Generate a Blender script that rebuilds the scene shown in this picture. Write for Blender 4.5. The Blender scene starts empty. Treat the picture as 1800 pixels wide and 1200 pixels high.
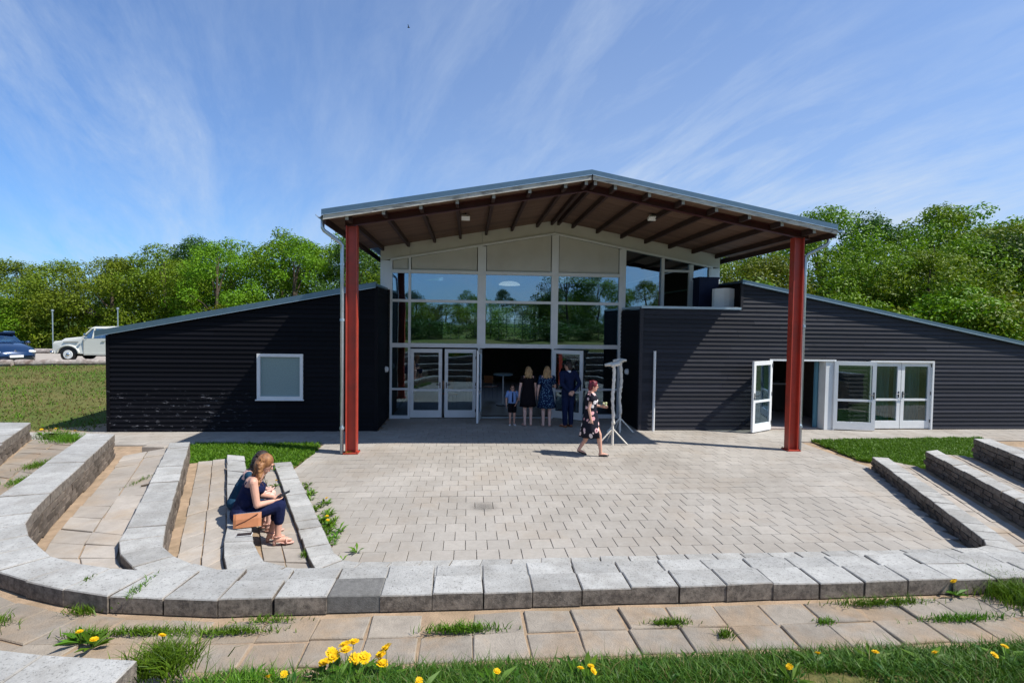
import bpy, math, random
import numpy as np
from mathutils import Vector, Matrix, Euler
random.seed(7); RNG = np.random.default_rng(7)
D = bpy.data; SC = bpy.context.scene; COL = SC.collection
R = math.radians

# ------------------------------------------------------------------ camera, sky, sun, exposure
_p, _y, _r = R(-1.95), R(4.75), R(0.78)
_fw = Vector((math.sin(_y)*math.cos(_p), math.cos(_y)*math.cos(_p), math.sin(_p)))
_r0 = Vector((math.cos(_y), -math.sin(_y), 0)); _u0 = _r0.cross(_fw)
_rt = _r0*math.cos(_r) + _u0*math.sin(_r); _up = _u0*math.cos(_r) - _r0*math.sin(_r)
CAMPOS = Vector((0, 0, 2.9))
cam_data = D.cameras.new('camera'); cam = D.objects.new('camera', cam_data); COL.objects.link(cam)
cam_data.sensor_width = 36; cam_data.lens = 18.6; cam_data.clip_start = 0.05; cam_data.clip_end = 3000
m = Matrix((( _rt.x, _up.x, -_fw.x, CAMPOS.x), (_rt.y, _up.y, -_fw.y, CAMPOS.y), (_rt.z, _up.z, -_fw.z, CAMPOS.z), (0, 0, 0, 1)))
cam.matrix_world = m
SC.camera = cam

SUN = Vector((0.72, -0.25, 1.0)).normalized()       # towards the sun
sun_el = math.asin(SUN.z); sun_az = math.atan2(SUN.x, SUN.y)
sd = D.lights.new('sun', 'SUN'); sd.energy = 4.9; sd.angle = R(0.53); sd.color = (1.0, 0.955, 0.88)
sun = D.objects.new('sun', sd); COL.objects.link(sun); sun.location = (20, -10, 30)
sun.rotation_euler = SUN.to_track_quat('Z', 'Y').to_euler()

world = D.worlds.new('World'); SC.world = world; world.use_nodes = True
SC.view_settings.view_transform = 'Standard'; SC.view_settings.look = 'None'
SC.view_settings.exposure = 0.42; SC.view_settings.gamma = 1; SC.view_settings.use_curve_mapping = False

class NT:                                            # tiny node helper
    def __init__(s, tree): s.t = tree; s.n = tree.nodes; s.l = tree.links
    def __call__(s, typ, ins=None, **kw):
        nd = s.n.new(typ)
        for k, v in kw.items(): setattr(nd, k, v)
        for k, v in (ins or {}).items():
            if isinstance(v, bpy.types.NodeSocket): s.l.new(v, nd.inputs[k])
            elif v is not None: nd.inputs[k].default_value = v
        return nd
    def math(s, op, a, b=None, c=None, clamp=False):
        nd = s.n.new('ShaderNodeMath'); nd.operation = op; nd.use_clamp = clamp
        for i, v in enumerate((a, b, c)):
            if v is None: continue
            if isinstance(v, bpy.types.NodeSocket): s.l.new(v, nd.inputs[i])
            else: nd.inputs[i].default_value = v
        return nd.outputs[0]
    def mix(s, f, a, b, mode='MIX'):
        nd = s.n.new('ShaderNodeMix'); nd.data_type = 'RGBA'; nd.blend_type = mode
        for i, v in ((0, f), (6, a), (7, b)):
            if isinstance(v, bpy.types.NodeSocket): s.l.new(v, nd.inputs[i])
            else: nd.inputs[i].default_value = (*v, 1) if isinstance(v, tuple) and len(v) == 3 else v
        return nd.outputs[2]
    def ramp(s, f, a, b, ca=0.0, cb=1.0):
        nd = s.n.new('ShaderNodeMapRange'); nd.clamp = True
        s.l.new(f, nd.inputs[0])
        for i, v in enumerate((a, b, ca, cb)): nd.inputs[i+1].default_value = v
        return nd.outputs[0]
    def noise(s, vec, scale, detail=4, rough=0.55, dist=0.0):
        nd = s.n.new('ShaderNodeTexNoise'); s.l.new(vec, nd.inputs['Vector'])
        nd.inputs['Scale'].default_value = scale; nd.inputs['Detail'].default_value = detail
        nd.inputs['Roughness'].default_value = rough; nd.inputs['Distortion'].default_value = dist
        return nd.outputs['Fac']

w = NT(world.node_tree); w.n.clear()
sky = w('ShaderNodeTexSky', sky_type='NISHITA', sun_disc=False, sun_elevation=sun_el, sun_rotation=sun_az,
        altitude=20, air_density=1.0, dust_density=0.55, ozone_density=3.0)
tc = w('ShaderNodeTexCoord')
sep = w('ShaderNodeSeparateXYZ', {0: tc.outputs['Generated']})
zz = w.math('ADD', w.math('MAXIMUM', sep.outputs[2], 0.0), 0.30)
uu = w.math('DIVIDE', sep.outputs[0], zz); vv = w.math('DIVIDE', sep.outputs[1], zz)
ur = w.math('ADD', w.math('MULTIPLY', uu, 0.93), w.math('MULTIPLY', vv, 0.36)); vr = w.math('SUBTRACT', w.math('MULTIPLY', vv, 0.93), w.math('MULTIPLY', uu, 0.36))
c1 = w('ShaderNodeCombineXYZ', {0: w.math('MULTIPLY', ur, 5.0), 1: w.math('MULTIPLY', vr, 1.35), 2: 0.3})
c2 = w('ShaderNodeCombineXYZ', {0: w.math('MULTIPLY', uu, 0.6), 1: w.math('MULTIPLY', vv, 0.5), 2: 4.7})
n1 = w.noise(c1.outputs[0], 1.1, 10, 0.66, 0.35)
n2 = w.noise(c2.outputs[0], 1.0, 4, 0.5, 0.4)
n3 = w.noise(c1.outputs[0], 5.0, 8, 0.72, 0.35)
dens = w.math('MULTIPLY', w.ramp(n1, 0.40, 0.70), w.ramp(n2, 0.28, 0.60))
dens = w.math('MULTIPLY', dens, w.ramp(n3, 0.25, 0.75, 0.65, 1.15))
veil = w.math('MULTIPLY', w.ramp(sep.outputs[2], 0.0, 0.75, 0.55, 0.12), w.ramp(w.math('ADD', sep.outputs[0], w.math('MULTIPLY', w.math('SUBTRACT', n2, 0.5), 0.8)), -0.7, 0.15, 0.42, 1.0))
dens = w.math('MINIMUM', w.math('ADD', w.math('MULTIPLY', dens, 0.52), veil), 0.9)
skyc = w.mix(1.0, sky.outputs[0], (0.50, 1.06, 1.66), 'MULTIPLY')
colr = w.mix(dens, skyc, (6.2, 7.3, 8.8))
bg = w('ShaderNodeBackground', {'Color': colr, 'Strength': 0.076})
wo = w('ShaderNodeOutputWorld', {0: bg.outputs[0]})

# ------------------------------------------------------------------ materials
MATS = {}
def mat(name, base=(0.5, 0.5, 0.5), rough=0.7, spec=0.4, metal=0.0, var=0.0, nscale=8.0, namt=0.0, bump=0.0, bscale=60.0,
        stretch=(1, 1, 1), base2=None, b2scale=2.0, b2range=(0.45, 0.65), coat=0.0, objrand=0.0, tone=0.0, extra=None, trans=0.0):
    if name in MATS: return MATS[name]
    mt = D.materials.new(name); mt.use_nodes = True; t = NT(mt.node_tree); t.n.clear()
    tcn = t('ShaderNodeTexCoord'); 
    mp = t('ShaderNodeMapping', {0: tcn.outputs['Object'], 'Scale': stretch})
    geo = t('ShaderNodeNewGeometry')
    P = mp.outputs[0]
    if extra and extra.get('world'):
        mp2 = t('ShaderNodeMapping', {0: geo.outputs['Position'], 'Scale': stretch}); P = mp2.outputs[0]
    c = t.mix(0.0, base, base)
    if base2: c = t.mix(t.ramp(t.noise(P, b2scale, 6, 0.6, 0.3), *b2range), c, base2)
    k = None
    if namt: k = t.ramp(t.noise(P, nscale, 6, 0.65), 0.25, 0.75, 1-namt, 1+namt)
    if objrand:
        oi = t('ShaderNodeObjectInfo'); kk = t.ramp(oi.outputs['Random'], 0, 1, 1-objrand, 1+objrand)
        k = kk if k is None else t.math('MULTIPLY', k, kk)
    if tone:
        at = t('ShaderNodeAttribute', attribute_name='tone'); kk = t.ramp(at.outputs['Fac'], 0, 1, 1-tone, 1+tone)
        k = kk if k is None else t.math('MULTIPLY', k, kk)
    if k is not None:
        hs = t('ShaderNodeVectorMath', operation='SCALE'); t.l.new(c, hs.inputs[0]); t.l.new(k, hs.inputs[3]); c = hs.outputs[0]
    if extra and 'color' in extra: c = extra['color'](t, P, c, geo, tcn)
    b = t('ShaderNodeBsdfPrincipled', {'Base Color': c, 'Roughness': rough, 'Metallic': metal, 'Specular IOR Level': spec, 'Coat Weight': coat})
    if extra and 'rough' in extra: t.l.new(extra['rough'](t, P), b.inputs['Roughness'])
    if bump:
        bn = t('ShaderNodeBump', {'Strength': 1.0, 'Distance': bump, 'Height': t.noise(P, bscale, 5, 0.7)})
        t.l.new(bn.outputs[0], b.inputs['Normal'])
    sh = b.outputs[0]
    if trans:
        tr = t('ShaderNodeBsdfTranslucent', {'Color': c}); sh = t('ShaderNodeMixShader', {0: trans, 1: sh, 2: tr.outputs[0]}).outputs[0]
    t('ShaderNodeOutputMaterial', {0: sh})
    MATS[name] = mt; return mt

def add_stains(t, P, c, geo, tcn):                    # irregular dirt, in world space so it crosses slabs
    n = t.noise(geo.outputs['Position'], 0.8, 6, 0.65, 0.4); n2 = t.noise(geo.outputs['Position'], 90, 3, 0.7)
    c = t.mix(t.ramp(n, 0.5, 0.72, 0.0, 0.42), c, (0.32, 0.25, 0.18))
    n4 = t.noise(t('ShaderNodeMapping', {0: geo.outputs['Position'], 'Location': (3, 7, 0)}).outputs[0], 0.45, 8, 0.7, 0.6)
    c = t.mix(t.ramp(n4, 0.42, 0.66, 0.0, 0.5), c, (0.20, 0.175, 0.145))
    ds = t('ShaderNodeVectorMath', operation='DISTANCE'); t.l.new(geo.outputs['Position'], ds.inputs[0]); ds.inputs[1].default_value = (0.27, 8.28, 0)
    c = t.mix(t.math('MULTIPLY', t.ramp(ds.outputs['Value'], 0.05, 0.26, 0.8, 0.0), t.ramp(n2, 0.42, 0.55)), c, (0.05, 0.045, 0.04))
    return t.mix(t.ramp(n2, 0.60, 0.72, 0.0, 0.5), c, (0.11, 0.10, 0.09))
def cap_speckle(t, P, c, geo, tcn):
    n = t.noise(geo.outputs['Position'], 55, 4, 0.8); n2 = t.noise(geo.outputs['Position'], 2.3, 6, 0.7)
    c = t.mix(t.ramp(n2, 0.46, 0.7, 0, 0.6), c, (0.22, 0.205, 0.18))
    c = t.mix(t.ramp(n, 0.55, 0.66, 0, 0.8), c, (0.10, 0.095, 0.085))
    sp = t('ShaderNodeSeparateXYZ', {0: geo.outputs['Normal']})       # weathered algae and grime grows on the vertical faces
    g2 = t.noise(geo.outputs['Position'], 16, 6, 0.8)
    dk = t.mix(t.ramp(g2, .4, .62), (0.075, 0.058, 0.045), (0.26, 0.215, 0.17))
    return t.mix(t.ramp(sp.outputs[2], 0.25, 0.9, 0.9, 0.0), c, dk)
M = {}
M['paver'] = mat('patio_concrete', (0.375, 0.345, 0.305), 0.85, 0.25, namt=0.10, nscale=14, bump=0.0015, bscale=140, objrand=0.07, tone=0.07, extra={'world': 1, 'color': add_stains})
M['tread'] = mat('tread_concrete', (0.375, 0.335, 0.29), 0.88, 0.2, namt=0.14, nscale=9, bump=0.004, bscale=90, objrand=0.10, base2=(0.38, 0.30, 0.22), b2scale=1.6, b2range=(0.5, 0.75), extra={'world': 1, 'color': add_stains})
M['path'] = mat('weathered_path_concrete', (0.30, 0.262, 0.215), 0.92, 0.15, namt=0.22, nscale=11, bump=0.007, bscale=80, objrand=0.14, base2=(0.33, 0.245, 0.165), b2scale=2.2, b2range=(0.44, 0.62), extra={'world': 1, 'color': add_stains})
M['cap'] = mat('cap_concrete', (0.375, 0.368, 0.345), 0.85, 0.25, namt=0.20, nscale=7, bump=0.005, bscale=110, objrand=0.14, extra={'world': 1, 'color': cap_speckle})
M['darkcap'] = mat('dark_cap_concrete', (0.15, 0.145, 0.135), 0.9, 0.2, namt=0.3, nscale=30, bump=0.005, bscale=120)
M['stone'] = mat('wall_stone', (0.13, 0.105, 0.085), 0.9, 0.2, namt=0.35, nscale=12, bump=0.006, bscale=60, objrand=0.35, base2=(0.24, 0.20, 0.155), b2scale=5)
M['dirt'] = mat('sandy_dirt', (0.36, 0.26, 0.175), 0.95, 0.1, namt=0.25, nscale=9, bump=0.008, bscale=70, base2=(0.27, 0.20, 0.13), b2scale=3, extra={'world': 1})
M['core'] = mat('wall_core', (0.16, 0.13, 0.10), 0.95, 0.1, namt=0.3, nscale=6, bump=0.01, bscale=30)

def knots(t, P, c, geo, tcn):
    v = t('ShaderNodeTexVoronoi', {'Vector': t('ShaderNodeMapping', {0: geo.outputs['Position'], 'Scale': (1.5, 1, 8.5)}).outputs[0], 'Scale': 1.0, 'Randomness': 1.0})
    g = t.noise(t('ShaderNodeMapping', {0: geo.outputs['Position'], 'Scale': (2.2, 4, 55)}).outputs[0], 1.6, 5, 0.6)
    c = t.mix(t.ramp(g, 0.35, 0.65, 0, 0.65), c, (0.018, 0.018, 0.022))
    return t.mix(t.ramp(v.outputs['Distance'], 0.05, 0.11, 0.85, 0), c, (0.006, 0.006, 0.008))
def scuffs(t, P, c, geo, tcn):
    s = t('ShaderNodeSeparateXYZ', {0: geo.outputs['Position']})
    n = t.noise(t('ShaderNodeMapping', {0: geo.outputs['Position'], 'Scale': (1.0, 1, 3.4)}).outputs[0], 4.5, 8, 0.75, 0.3)
    hi = t.math('MULTIPLY', t.ramp(s.outputs[2], 1.15, 0.95, 0, 1), t.ramp(s.outputs[0], -5.2, -6.6, 0, 1))
    return t.mix(t.math('MULTIPLY', t.ramp(n, 0.585, 0.66), t.math('MULTIPLY', hi, 0.55)), c, (0.33, 0.33, 0.36))
M['board'] = mat('black_board', (0.0050, 0.0052, 0.0075), 0.7, 0.12, objrand=0.25, bump=0.0012, bscale=50, stretch=(1, 1, 9), extra={'world': 1, 'color': scuffs})
M['gboard'] = mat('sunlit_black_board', (0.031, 0.031, 0.038), 0.6, 0.25, objrand=0.38, bump=0.0015, bscale=50, stretch=(1, 1, 9), extra={'world': 1, 'color': knots})  # right wing: same black cladding, sun sheen painted in as a paler tone
M['white'] = mat('white_paint', (0.74, 0.75, 0.74), 0.45, 0.4, namt=0.05, nscale=4)
M['panel'] = mat('cream_panel', (0.56, 0.545, 0.485), 0.6, 0.3, namt=0.06, nscale=2.0, base2=(0.48, 0.45, 0.38), b2scale=0.9, b2range=(0.5, 0.8))
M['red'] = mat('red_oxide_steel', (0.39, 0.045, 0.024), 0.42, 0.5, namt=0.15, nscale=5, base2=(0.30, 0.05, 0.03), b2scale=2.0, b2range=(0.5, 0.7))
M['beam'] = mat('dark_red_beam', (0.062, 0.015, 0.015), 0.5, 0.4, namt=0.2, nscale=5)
M['purlin'] = mat('brown_purlin', (0.048, 0.026, 0.022), 0.7, 0.3, namt=0.3, nscale=4, stretch=(6, 0.7, 6))
M['endgrain'] = mat('pale_end_grain', (0.30, 0.28, 0.24), 0.8, 0.2, namt=0.3, nscale=20)
M['soffit'] = mat('brown_soffit', (0.150, 0.092, 0.064), 0.75, 0.25, namt=0.25, nscale=3, stretch=(1.0, 9, 1), objrand=0.16)
M['fascia'] = mat('weathered_fascia', (0.50, 0.47, 0.41), 0.8, 0.2, namt=0.25, nscale=5, stretch=(1, 1, 6), base2=(0.22, 0.20, 0.18), b2scale=3.0, b2range=(0.52, 0.66))
M['roofmetal'] = mat('blue_grey_roof_metal', (0.13, 0.20, 0.25), 0.35, 0.5, metal=0.6, namt=0.1)
M['zinc'] = mat('zinc_pipe', (0.46, 0.54, 0.60), 0.35, 0.5, metal=0.7, namt=0.12, nscale=6)
M['handle'] = mat('dark_handle', (0.06, 0.06, 0.065), 0.3, 0.5, metal=0.8)
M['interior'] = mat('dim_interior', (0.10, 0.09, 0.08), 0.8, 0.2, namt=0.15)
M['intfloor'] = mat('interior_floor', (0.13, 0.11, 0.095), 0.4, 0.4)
M['curtain'] = mat('teal_curtain', (0.10, 0.22, 0.28), 0.9, 0.1, namt=0.5, nscale=6, stretch=(3, 1, 0.05))
M['frost'] = mat('frosted_glass', (0.28, 0.38, 0.38), 0.25, 0.5, namt=0.12, nscale=30, trans=0.15)
M['log'] = mat('weathered_log', (0.34, 0.30, 0.27), 0.9, 0.15, namt=0.45, nscale=7, bump=0.01, bscale=30, base2=(0.16, 0.12, 0.10), b2scale=3)
M['black'] = mat('black_plastic', (0.02, 0.02, 0.022), 0.5, 0.4)
M['rubber'] = mat('tyre_rubber', (0.022, 0.02, 0.02), 0.8, 0.2)
M['chrome'] = mat('chrome', (0.7, 0.72, 0.75), 0.15, 0.5, metal=1.0)
M['carblue'] = mat('blue_car_paint', (0.006, 0.028, 0.085), 0.2, 0.6, metal=0.3, coat=1.0)
M['carcream'] = mat('cream_truck_paint', (0.62, 0.62, 0.56), 0.28, 0.5, coat=0.8)
M['asphalt'] = mat('parking_gravel', (0.36, 0.32, 0.28), 0.95, 0.1, namt=0.2, nscale=3, bump=0.01, bscale=40, extra={'world': 1})
M['birch'] = mat('pale_wrapped_wood', (0.74, 0.69, 0.60), 0.85, 0.15, namt=0.25, nscale=16, bump=0.006, bscale=40)
M['tan'] = mat('tan_leather', (0.42, 0.17, 0.075), 0.5, 0.4, namt=0.12, nscale=10)
M['bark'] = mat('bark', (0.09, 0.07, 0.05), 0.9, 0.1, namt=0.4, nscale=6, bump=0.02, bscale=12)
M['yellow'] = mat('dandelion_yellow', (0.80, 0.50, 0.008), 0.6, 0.2, namt=0.15, nscale=80, trans=0.25)
M['stem'] = mat('stem_green', (0.10, 0.16, 0.03), 0.6, 0.3)

def ground_col(t, P, c, geo, tcn):
    pos = geo.outputs['Position']
    n = t.noise(pos, 0.35, 6, 0.6, 0.3); n2 = t.noise(t('ShaderNodeMapping', {0: pos, 'Scale': (1, 0.35, 1)}).outputs[0], 9, 6, 0.75); n3 = t.noise(pos, 40, 3, 0.7)
    c = t.mix(t.ramp(n, 0.35, 0.62), (0.070, 0.125, 0.018), (0.15, 0.130, 0.045))
    c = t.mix(t.ramp(n2, 0.42, 0.62, 0, 0.75), c, (0.065, 0.085, 0.02))
    c = t.mix(t.ramp(n3, 0.5, 0.7, 0, 0.55), c, (0.20, 0.165, 0.075))
    s = t('ShaderNodeSeparateXYZ', {0: pos})
    far = t.ramp(s.outputs[1], 31, 33, 0, 1)
    return t.mix(far, c, (0.07, 0.12, 0.022))
M['ground'] = mat('grassy_earth', (0.1, 0.1, 0.03), 0.95, 0.1, bump=0.03, bscale=14, extra={'world': 1, 'color': ground_col})

def leafmat(name, c1, c2, c3=None):
    mt = D.materials.new(name); mt.use_nodes = True; t = NT(mt.node_tree); t.n.clear()
    at = t('ShaderNodeAttribute', attribute_name='tone')
    c = t.mix(at.outputs['Fac'], c1, c2)
    oi = t('ShaderNodeObjectInfo')
    hv = t('ShaderNodeHueSaturation', {'Hue': t.ramp(oi.outputs['Random'], 0, 1, 0.485, 0.512), 'Saturation': 1.05, 'Value': t.ramp(oi.outputs['Random'], 0, 1, 0.85, 1.2), 'Color': c})
    c = hv.outputs[0]
    b = t('ShaderNodeBsdfPrincipled', {'Base Color': c, 'Roughness': 0.5, 'Specular IOR Level': 0.25})
    tr = t('ShaderNodeBsdfTranslucent', {'Color': c})
    t('ShaderNodeOutputMaterial', {0: t('ShaderNodeMixShader', {0: 0.28, 1: b.outputs[0], 2: tr.outputs[0]}).outputs[0]})
    return mt
M['leafA'] = leafmat('leaf_fresh', (0.075, 0.150, 0.012), (0.19, 0.31, 0.022))
M['leafB'] = leafmat('leaf_olive', (0.08, 0.125, 0.012), (0.20, 0.25, 0.022))
M['leafC'] = leafmat('leaf_dark', (0.028, 0.070, 0.012), (0.075, 0.15, 0.022))
M['blade'] = leafmat('grass_blade', (0.045, 0.115, 0.010), (0.15, 0.27, 0.028))
M['lush'] = leafmat('lush_grass_blade', (0.022, 0.068, 0.008), (0.095, 0.175, 0.022))
M['dry'] = leafmat('dry_blade', (0.12, 0.11, 0.035), (0.24, 0.20, 0.08))

def glassmat(name, k=0.30, tint=(0.55, 0.62, 0.62)):
    mt = D.materials.new(name); mt.use_nodes = True; t = NT(mt.node_tree); t.n.clear()
    lw = t('ShaderNodeLayerWeight', {'Blend': 0.5})
    f = t.math('ADD', t.math('MULTIPLY', t.math('POWER', lw.outputs['Facing'], 4.0), 1-k), k, clamp=True)
    wv = t('ShaderNodeTexNoise', {'Vector': t('ShaderNodeTexCoord').outputs['Object'], 'Scale': 0.9, 'Detail': 1.0})
    bn = t('ShaderNodeBump', {'Strength': 0.25, 'Distance': 0.02, 'Height': wv.outputs['Fac']})
    g = t('ShaderNodeBsdfGlossy', {'Color': (0.58, 0.80, 1.0, 1), 'Roughness': 0.004, 'Normal': bn.outputs[0]})
    tr = t('ShaderNodeBsdfTransparent', {'Color': (*tint, 1)})
    t('ShaderNodeOutputMaterial', {0: t('ShaderNodeMixShader', {0: f, 1: tr.outputs[0], 2: g.outputs[0]}).outputs[0]})
    return mt
M['glass'] = glassmat('window_glass', 0.30)
M['glassd'] = glassmat('door_glass', 0.12, (0.7, 0.75, 0.75))

# ------------------------------------------------------------------ mesh helpers
def wloc(o):
    v = Vector((0, 0, 0))
    while o: v += o.location; o = o.parent
    return v
def props(o, label=None, cat=None, group=None, kind=None):
    for k, v in (('label', label), ('category', cat), ('group', group), ('kind', kind)):
        if v: o[k] = v
    return o
def empty(name, loc, label=None, cat=None, group=None, rz=0, kind=None):
    o = D.objects.new(name, None); COL.objects.link(o); o.location = loc; o.rotation_euler = (0, 0, rz); o.empty_display_size = 0.2
    return props(o, label, cat, group, kind)
def link(name, me, parent=None, loc=None):
    o = D.objects.new(name, me); COL.objects.link(o)
    if parent: o.parent = parent
    if loc is not None: o.location = loc
    return o
def npmesh(name, V, F, mats, tone=None, smooth=False, midx=None):
    me = D.meshes.new(name); V = np.asarray(V, np.float32)
    if isinstance(F, np.ndarray):
        n, k = F.shape; me.vertices.add(len(V)); me.vertices.foreach_set('co', V.ravel())
        me.loops.add(n*k); me.loops.foreach_set('vertex_index', F.ravel().astype(np.int32))
        me.polygons.add(n); me.polygons.foreach_set('loop_start', np.arange(0, n*k, k, dtype=np.int32)); me.polygons.foreach_set('loop_total', np.full(n, k, np.int32))
        me.update(calc_edges=True)
    else: me.from_pydata([tuple(map(float, v)) for v in V], [], F); me.update()
    for mm in (mats if isinstance(mats, (list, tuple)) else [mats]): me.materials.append(mm)
    if tone is not None:
        a = me.attributes.new('tone', 'FLOAT', 'FACE'); a.data.foreach_set('value', np.asarray(tone, np.float32))
    if midx is not None: me.polygons.foreach_set('material_index', np.asarray(midx, np.int32))
    me.polygons.foreach_set('use_smooth', np.full(len(me.polygons), bool(smooth)))
    return me

class MB:
    def __init__(s): s.v = []; s.f = []; s.mi = []
    def add(s, vs, fs, mi=0):
        b = len(s.v); s.v += [tuple(v) for v in vs]; s.f += [tuple(i+b for i in f) for f in fs]; s.mi += [mi]*len(fs); return s
    def box(s, x0, x1, y0, y1, z0, z1, mi=0):
        return s.add([(x0,y0,z0),(x1,y0,z0),(x1,y1,z0),(x0,y1,z0),(x0,y0,z1),(x1,y0,z1),(x1,y1,z1),(x0,y1,z1)],
                     [(0,3,2,1),(4,5,6,7),(0,1,5,4),(1,2,6,5),(2,3,7,6),(3,0,4,7)], mi)
    def quadprism(s, q, z0, z1, bev=0.0, mi=0):           # q: four xy corners, counter clockwise; z1 may be 4 values
        q = [Vector((a[0], a[1])) for a in q]; c = sum(q, Vector((0, 0)))/4
        zt = z1 if isinstance(z1, (list, tuple)) else [z1]*4
        zb = z0 if isinstance(z0, (list, tuple)) else [z0]*4
        A = [(p.x, p.y, zb[i]) for i, p in enumerate(q)]
        if bev:
            B = [(p.x, p.y, zt[i]-bev) for i, p in enumerate(q)]
            Cc = []
            for i, p in enumerate(q):
                d = (c-p); d.normalize(); Cc.append((p.x+d.x*bev*1.3, p.y+d.y*bev*1.3, zt[i]))
            fs = [(3,2,1,0)] + [(i, (i+1)%4, 4+(i+1)%4, 4+i) for i in range(4)] + [(4+i, 4+(i+1)%4, 8+(i+1)%4, 8+i) for i in range(4)] + [(8,9,10,11)]
            return s.add(A+B+Cc, fs, mi)
        B = [(p.x, p.y, zt[i]) for i, p in enumerate(q)]
        return s.add(A+B, [(3,2,1,0), (4,5,6,7)] + [(i, (i+1)%4, 4+(i+1)%4, 4+i) for i in range(4)], mi)
    def prism_xz(s, poly, y0, y1, mi=0):                  # polygon in xz (counter clockwise seen from -y), extruded along y
        n = len(poly)
        return s.add([(x, y0, z) for x, z in poly]+[(x, y1, z) for x, z in poly],
                     [tuple(range(n)), tuple(range(2*n-1, n-1, -1))]+[(i, n+i, n+(i+1)%n, (i+1)%n) for i in range(n)], mi)
    def tube(s, pts, rad, seg=8, mi=0, cap=True):
        pts = [Vector(p) for p in pts]; rad = rad if isinstance(rad, (list, tuple)) else [rad]*len(pts)
        vs = []; fs = []; ref = None
        for i, p in enumerate(pts):
            d = (pts[min(i+1, len(pts)-1)]-pts[max(i-1, 0)]).normalized()
            if ref is None: ref = d.orthogonal().normalized()
            a = (ref-d*ref.dot(d)).normalized(); ref = a; b = d.cross(a)
            for k in range(seg):
                t = 2*math.pi*k/seg; vs.append(p+(a*math.cos(t)+b*math.sin(t))*rad[i])
        for i in range(len(pts)-1):
            for k in range(seg):
                fs.append((i*seg+k, i*seg+(k+1)%seg, (i+1)*seg+(k+1)%seg, (i+1)*seg+k))
        if cap: fs += [tuple(range(seg-1, -1, -1)), tuple(range((len(pts)-1)*seg, len(pts)*seg))]
        return s.add(vs, fs, mi)
    def ellip(s, c, r, rot=None, seg=10, rings=7, mi=0):
        c = Vector(c); vs = [Vector((0, 0, -1))]
        for i in range(1, rings):
            th = math.pi*i/rings
            for k in range(seg):
                t = 2*math.pi*k/seg; vs.append(Vector((math.sin(th)*math.cos(t), math.sin(th)*math.sin(t), -math.cos(th))))
        vs.append(Vector((0, 0, 1))); fs = []
        for k in range(seg): fs.append((0, 1+(k+1)%seg, 1+k))
        for i in range(rings-2):
            for k in range(seg):
                a = 1+i*seg; fs.append((a+k, a+(k+1)%seg, a+seg+(k+1)%seg, a+seg+k))
        l = len(vs)-1; a = 1+(rings-2)*seg
        for k in range(seg): fs.append((a+k, a+(k+1)%seg, l))
        out = []
        for v in vs:
            v = Vector((v.x*r[0], v.y*r[1], v.z*r[2]))
            if rot is not None: v = rot @ v
            out.append(c+v)
        return s.add(out, fs, mi)
    def loft(s, rings, mi=0, cap=True):                   # rings: lists of equal-length points
        n = len(rings[0]); vs = [p for r in rings for p in r]; fs = []
        for i in range(len(rings)-1):
            for k in range(n): fs.append((i*n+k, i*n+(k+1)%n, (i+1)*n+(k+1)%n, (i+1)*n+k))
        if cap: fs += [tuple(range(n-1, -1, -1)), tuple(range((len(rings)-1)*n, len(rings)*n))]
        return s.add(vs, fs, mi)
    def mesh(s, name, mats, off=(0, 0, 0), smooth=False):
        V = np.array(s.v, np.float64)-np.array(off)
        me = D.meshes.new(name); me.from_pydata(V.tolist(), [], s.f)
        for mm in (mats if isinstance(mats, (list, tuple)) else [mats]): me.materials.append(mm)
        if any(s.mi): me.polygons.foreach_set('material_index', s.mi)
        me.polygons.foreach_set('use_smooth', [bool(smooth)]*len(me.polygons))
        me.update(); return me
    def build(s, name, mats, parent=None, smooth=False, local=False, origin=None):
        """vertices in world coordinates unless local"""
        base = Vector((0, 0, 0)) if local else wloc(parent)
        o0 = Vector(origin)-base if origin is not None else Vector((0, 0, 0))
        me = s.mesh(name, mats, base+o0, smooth); o = link(name, me, parent)
        o.location = o0
        return o

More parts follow.
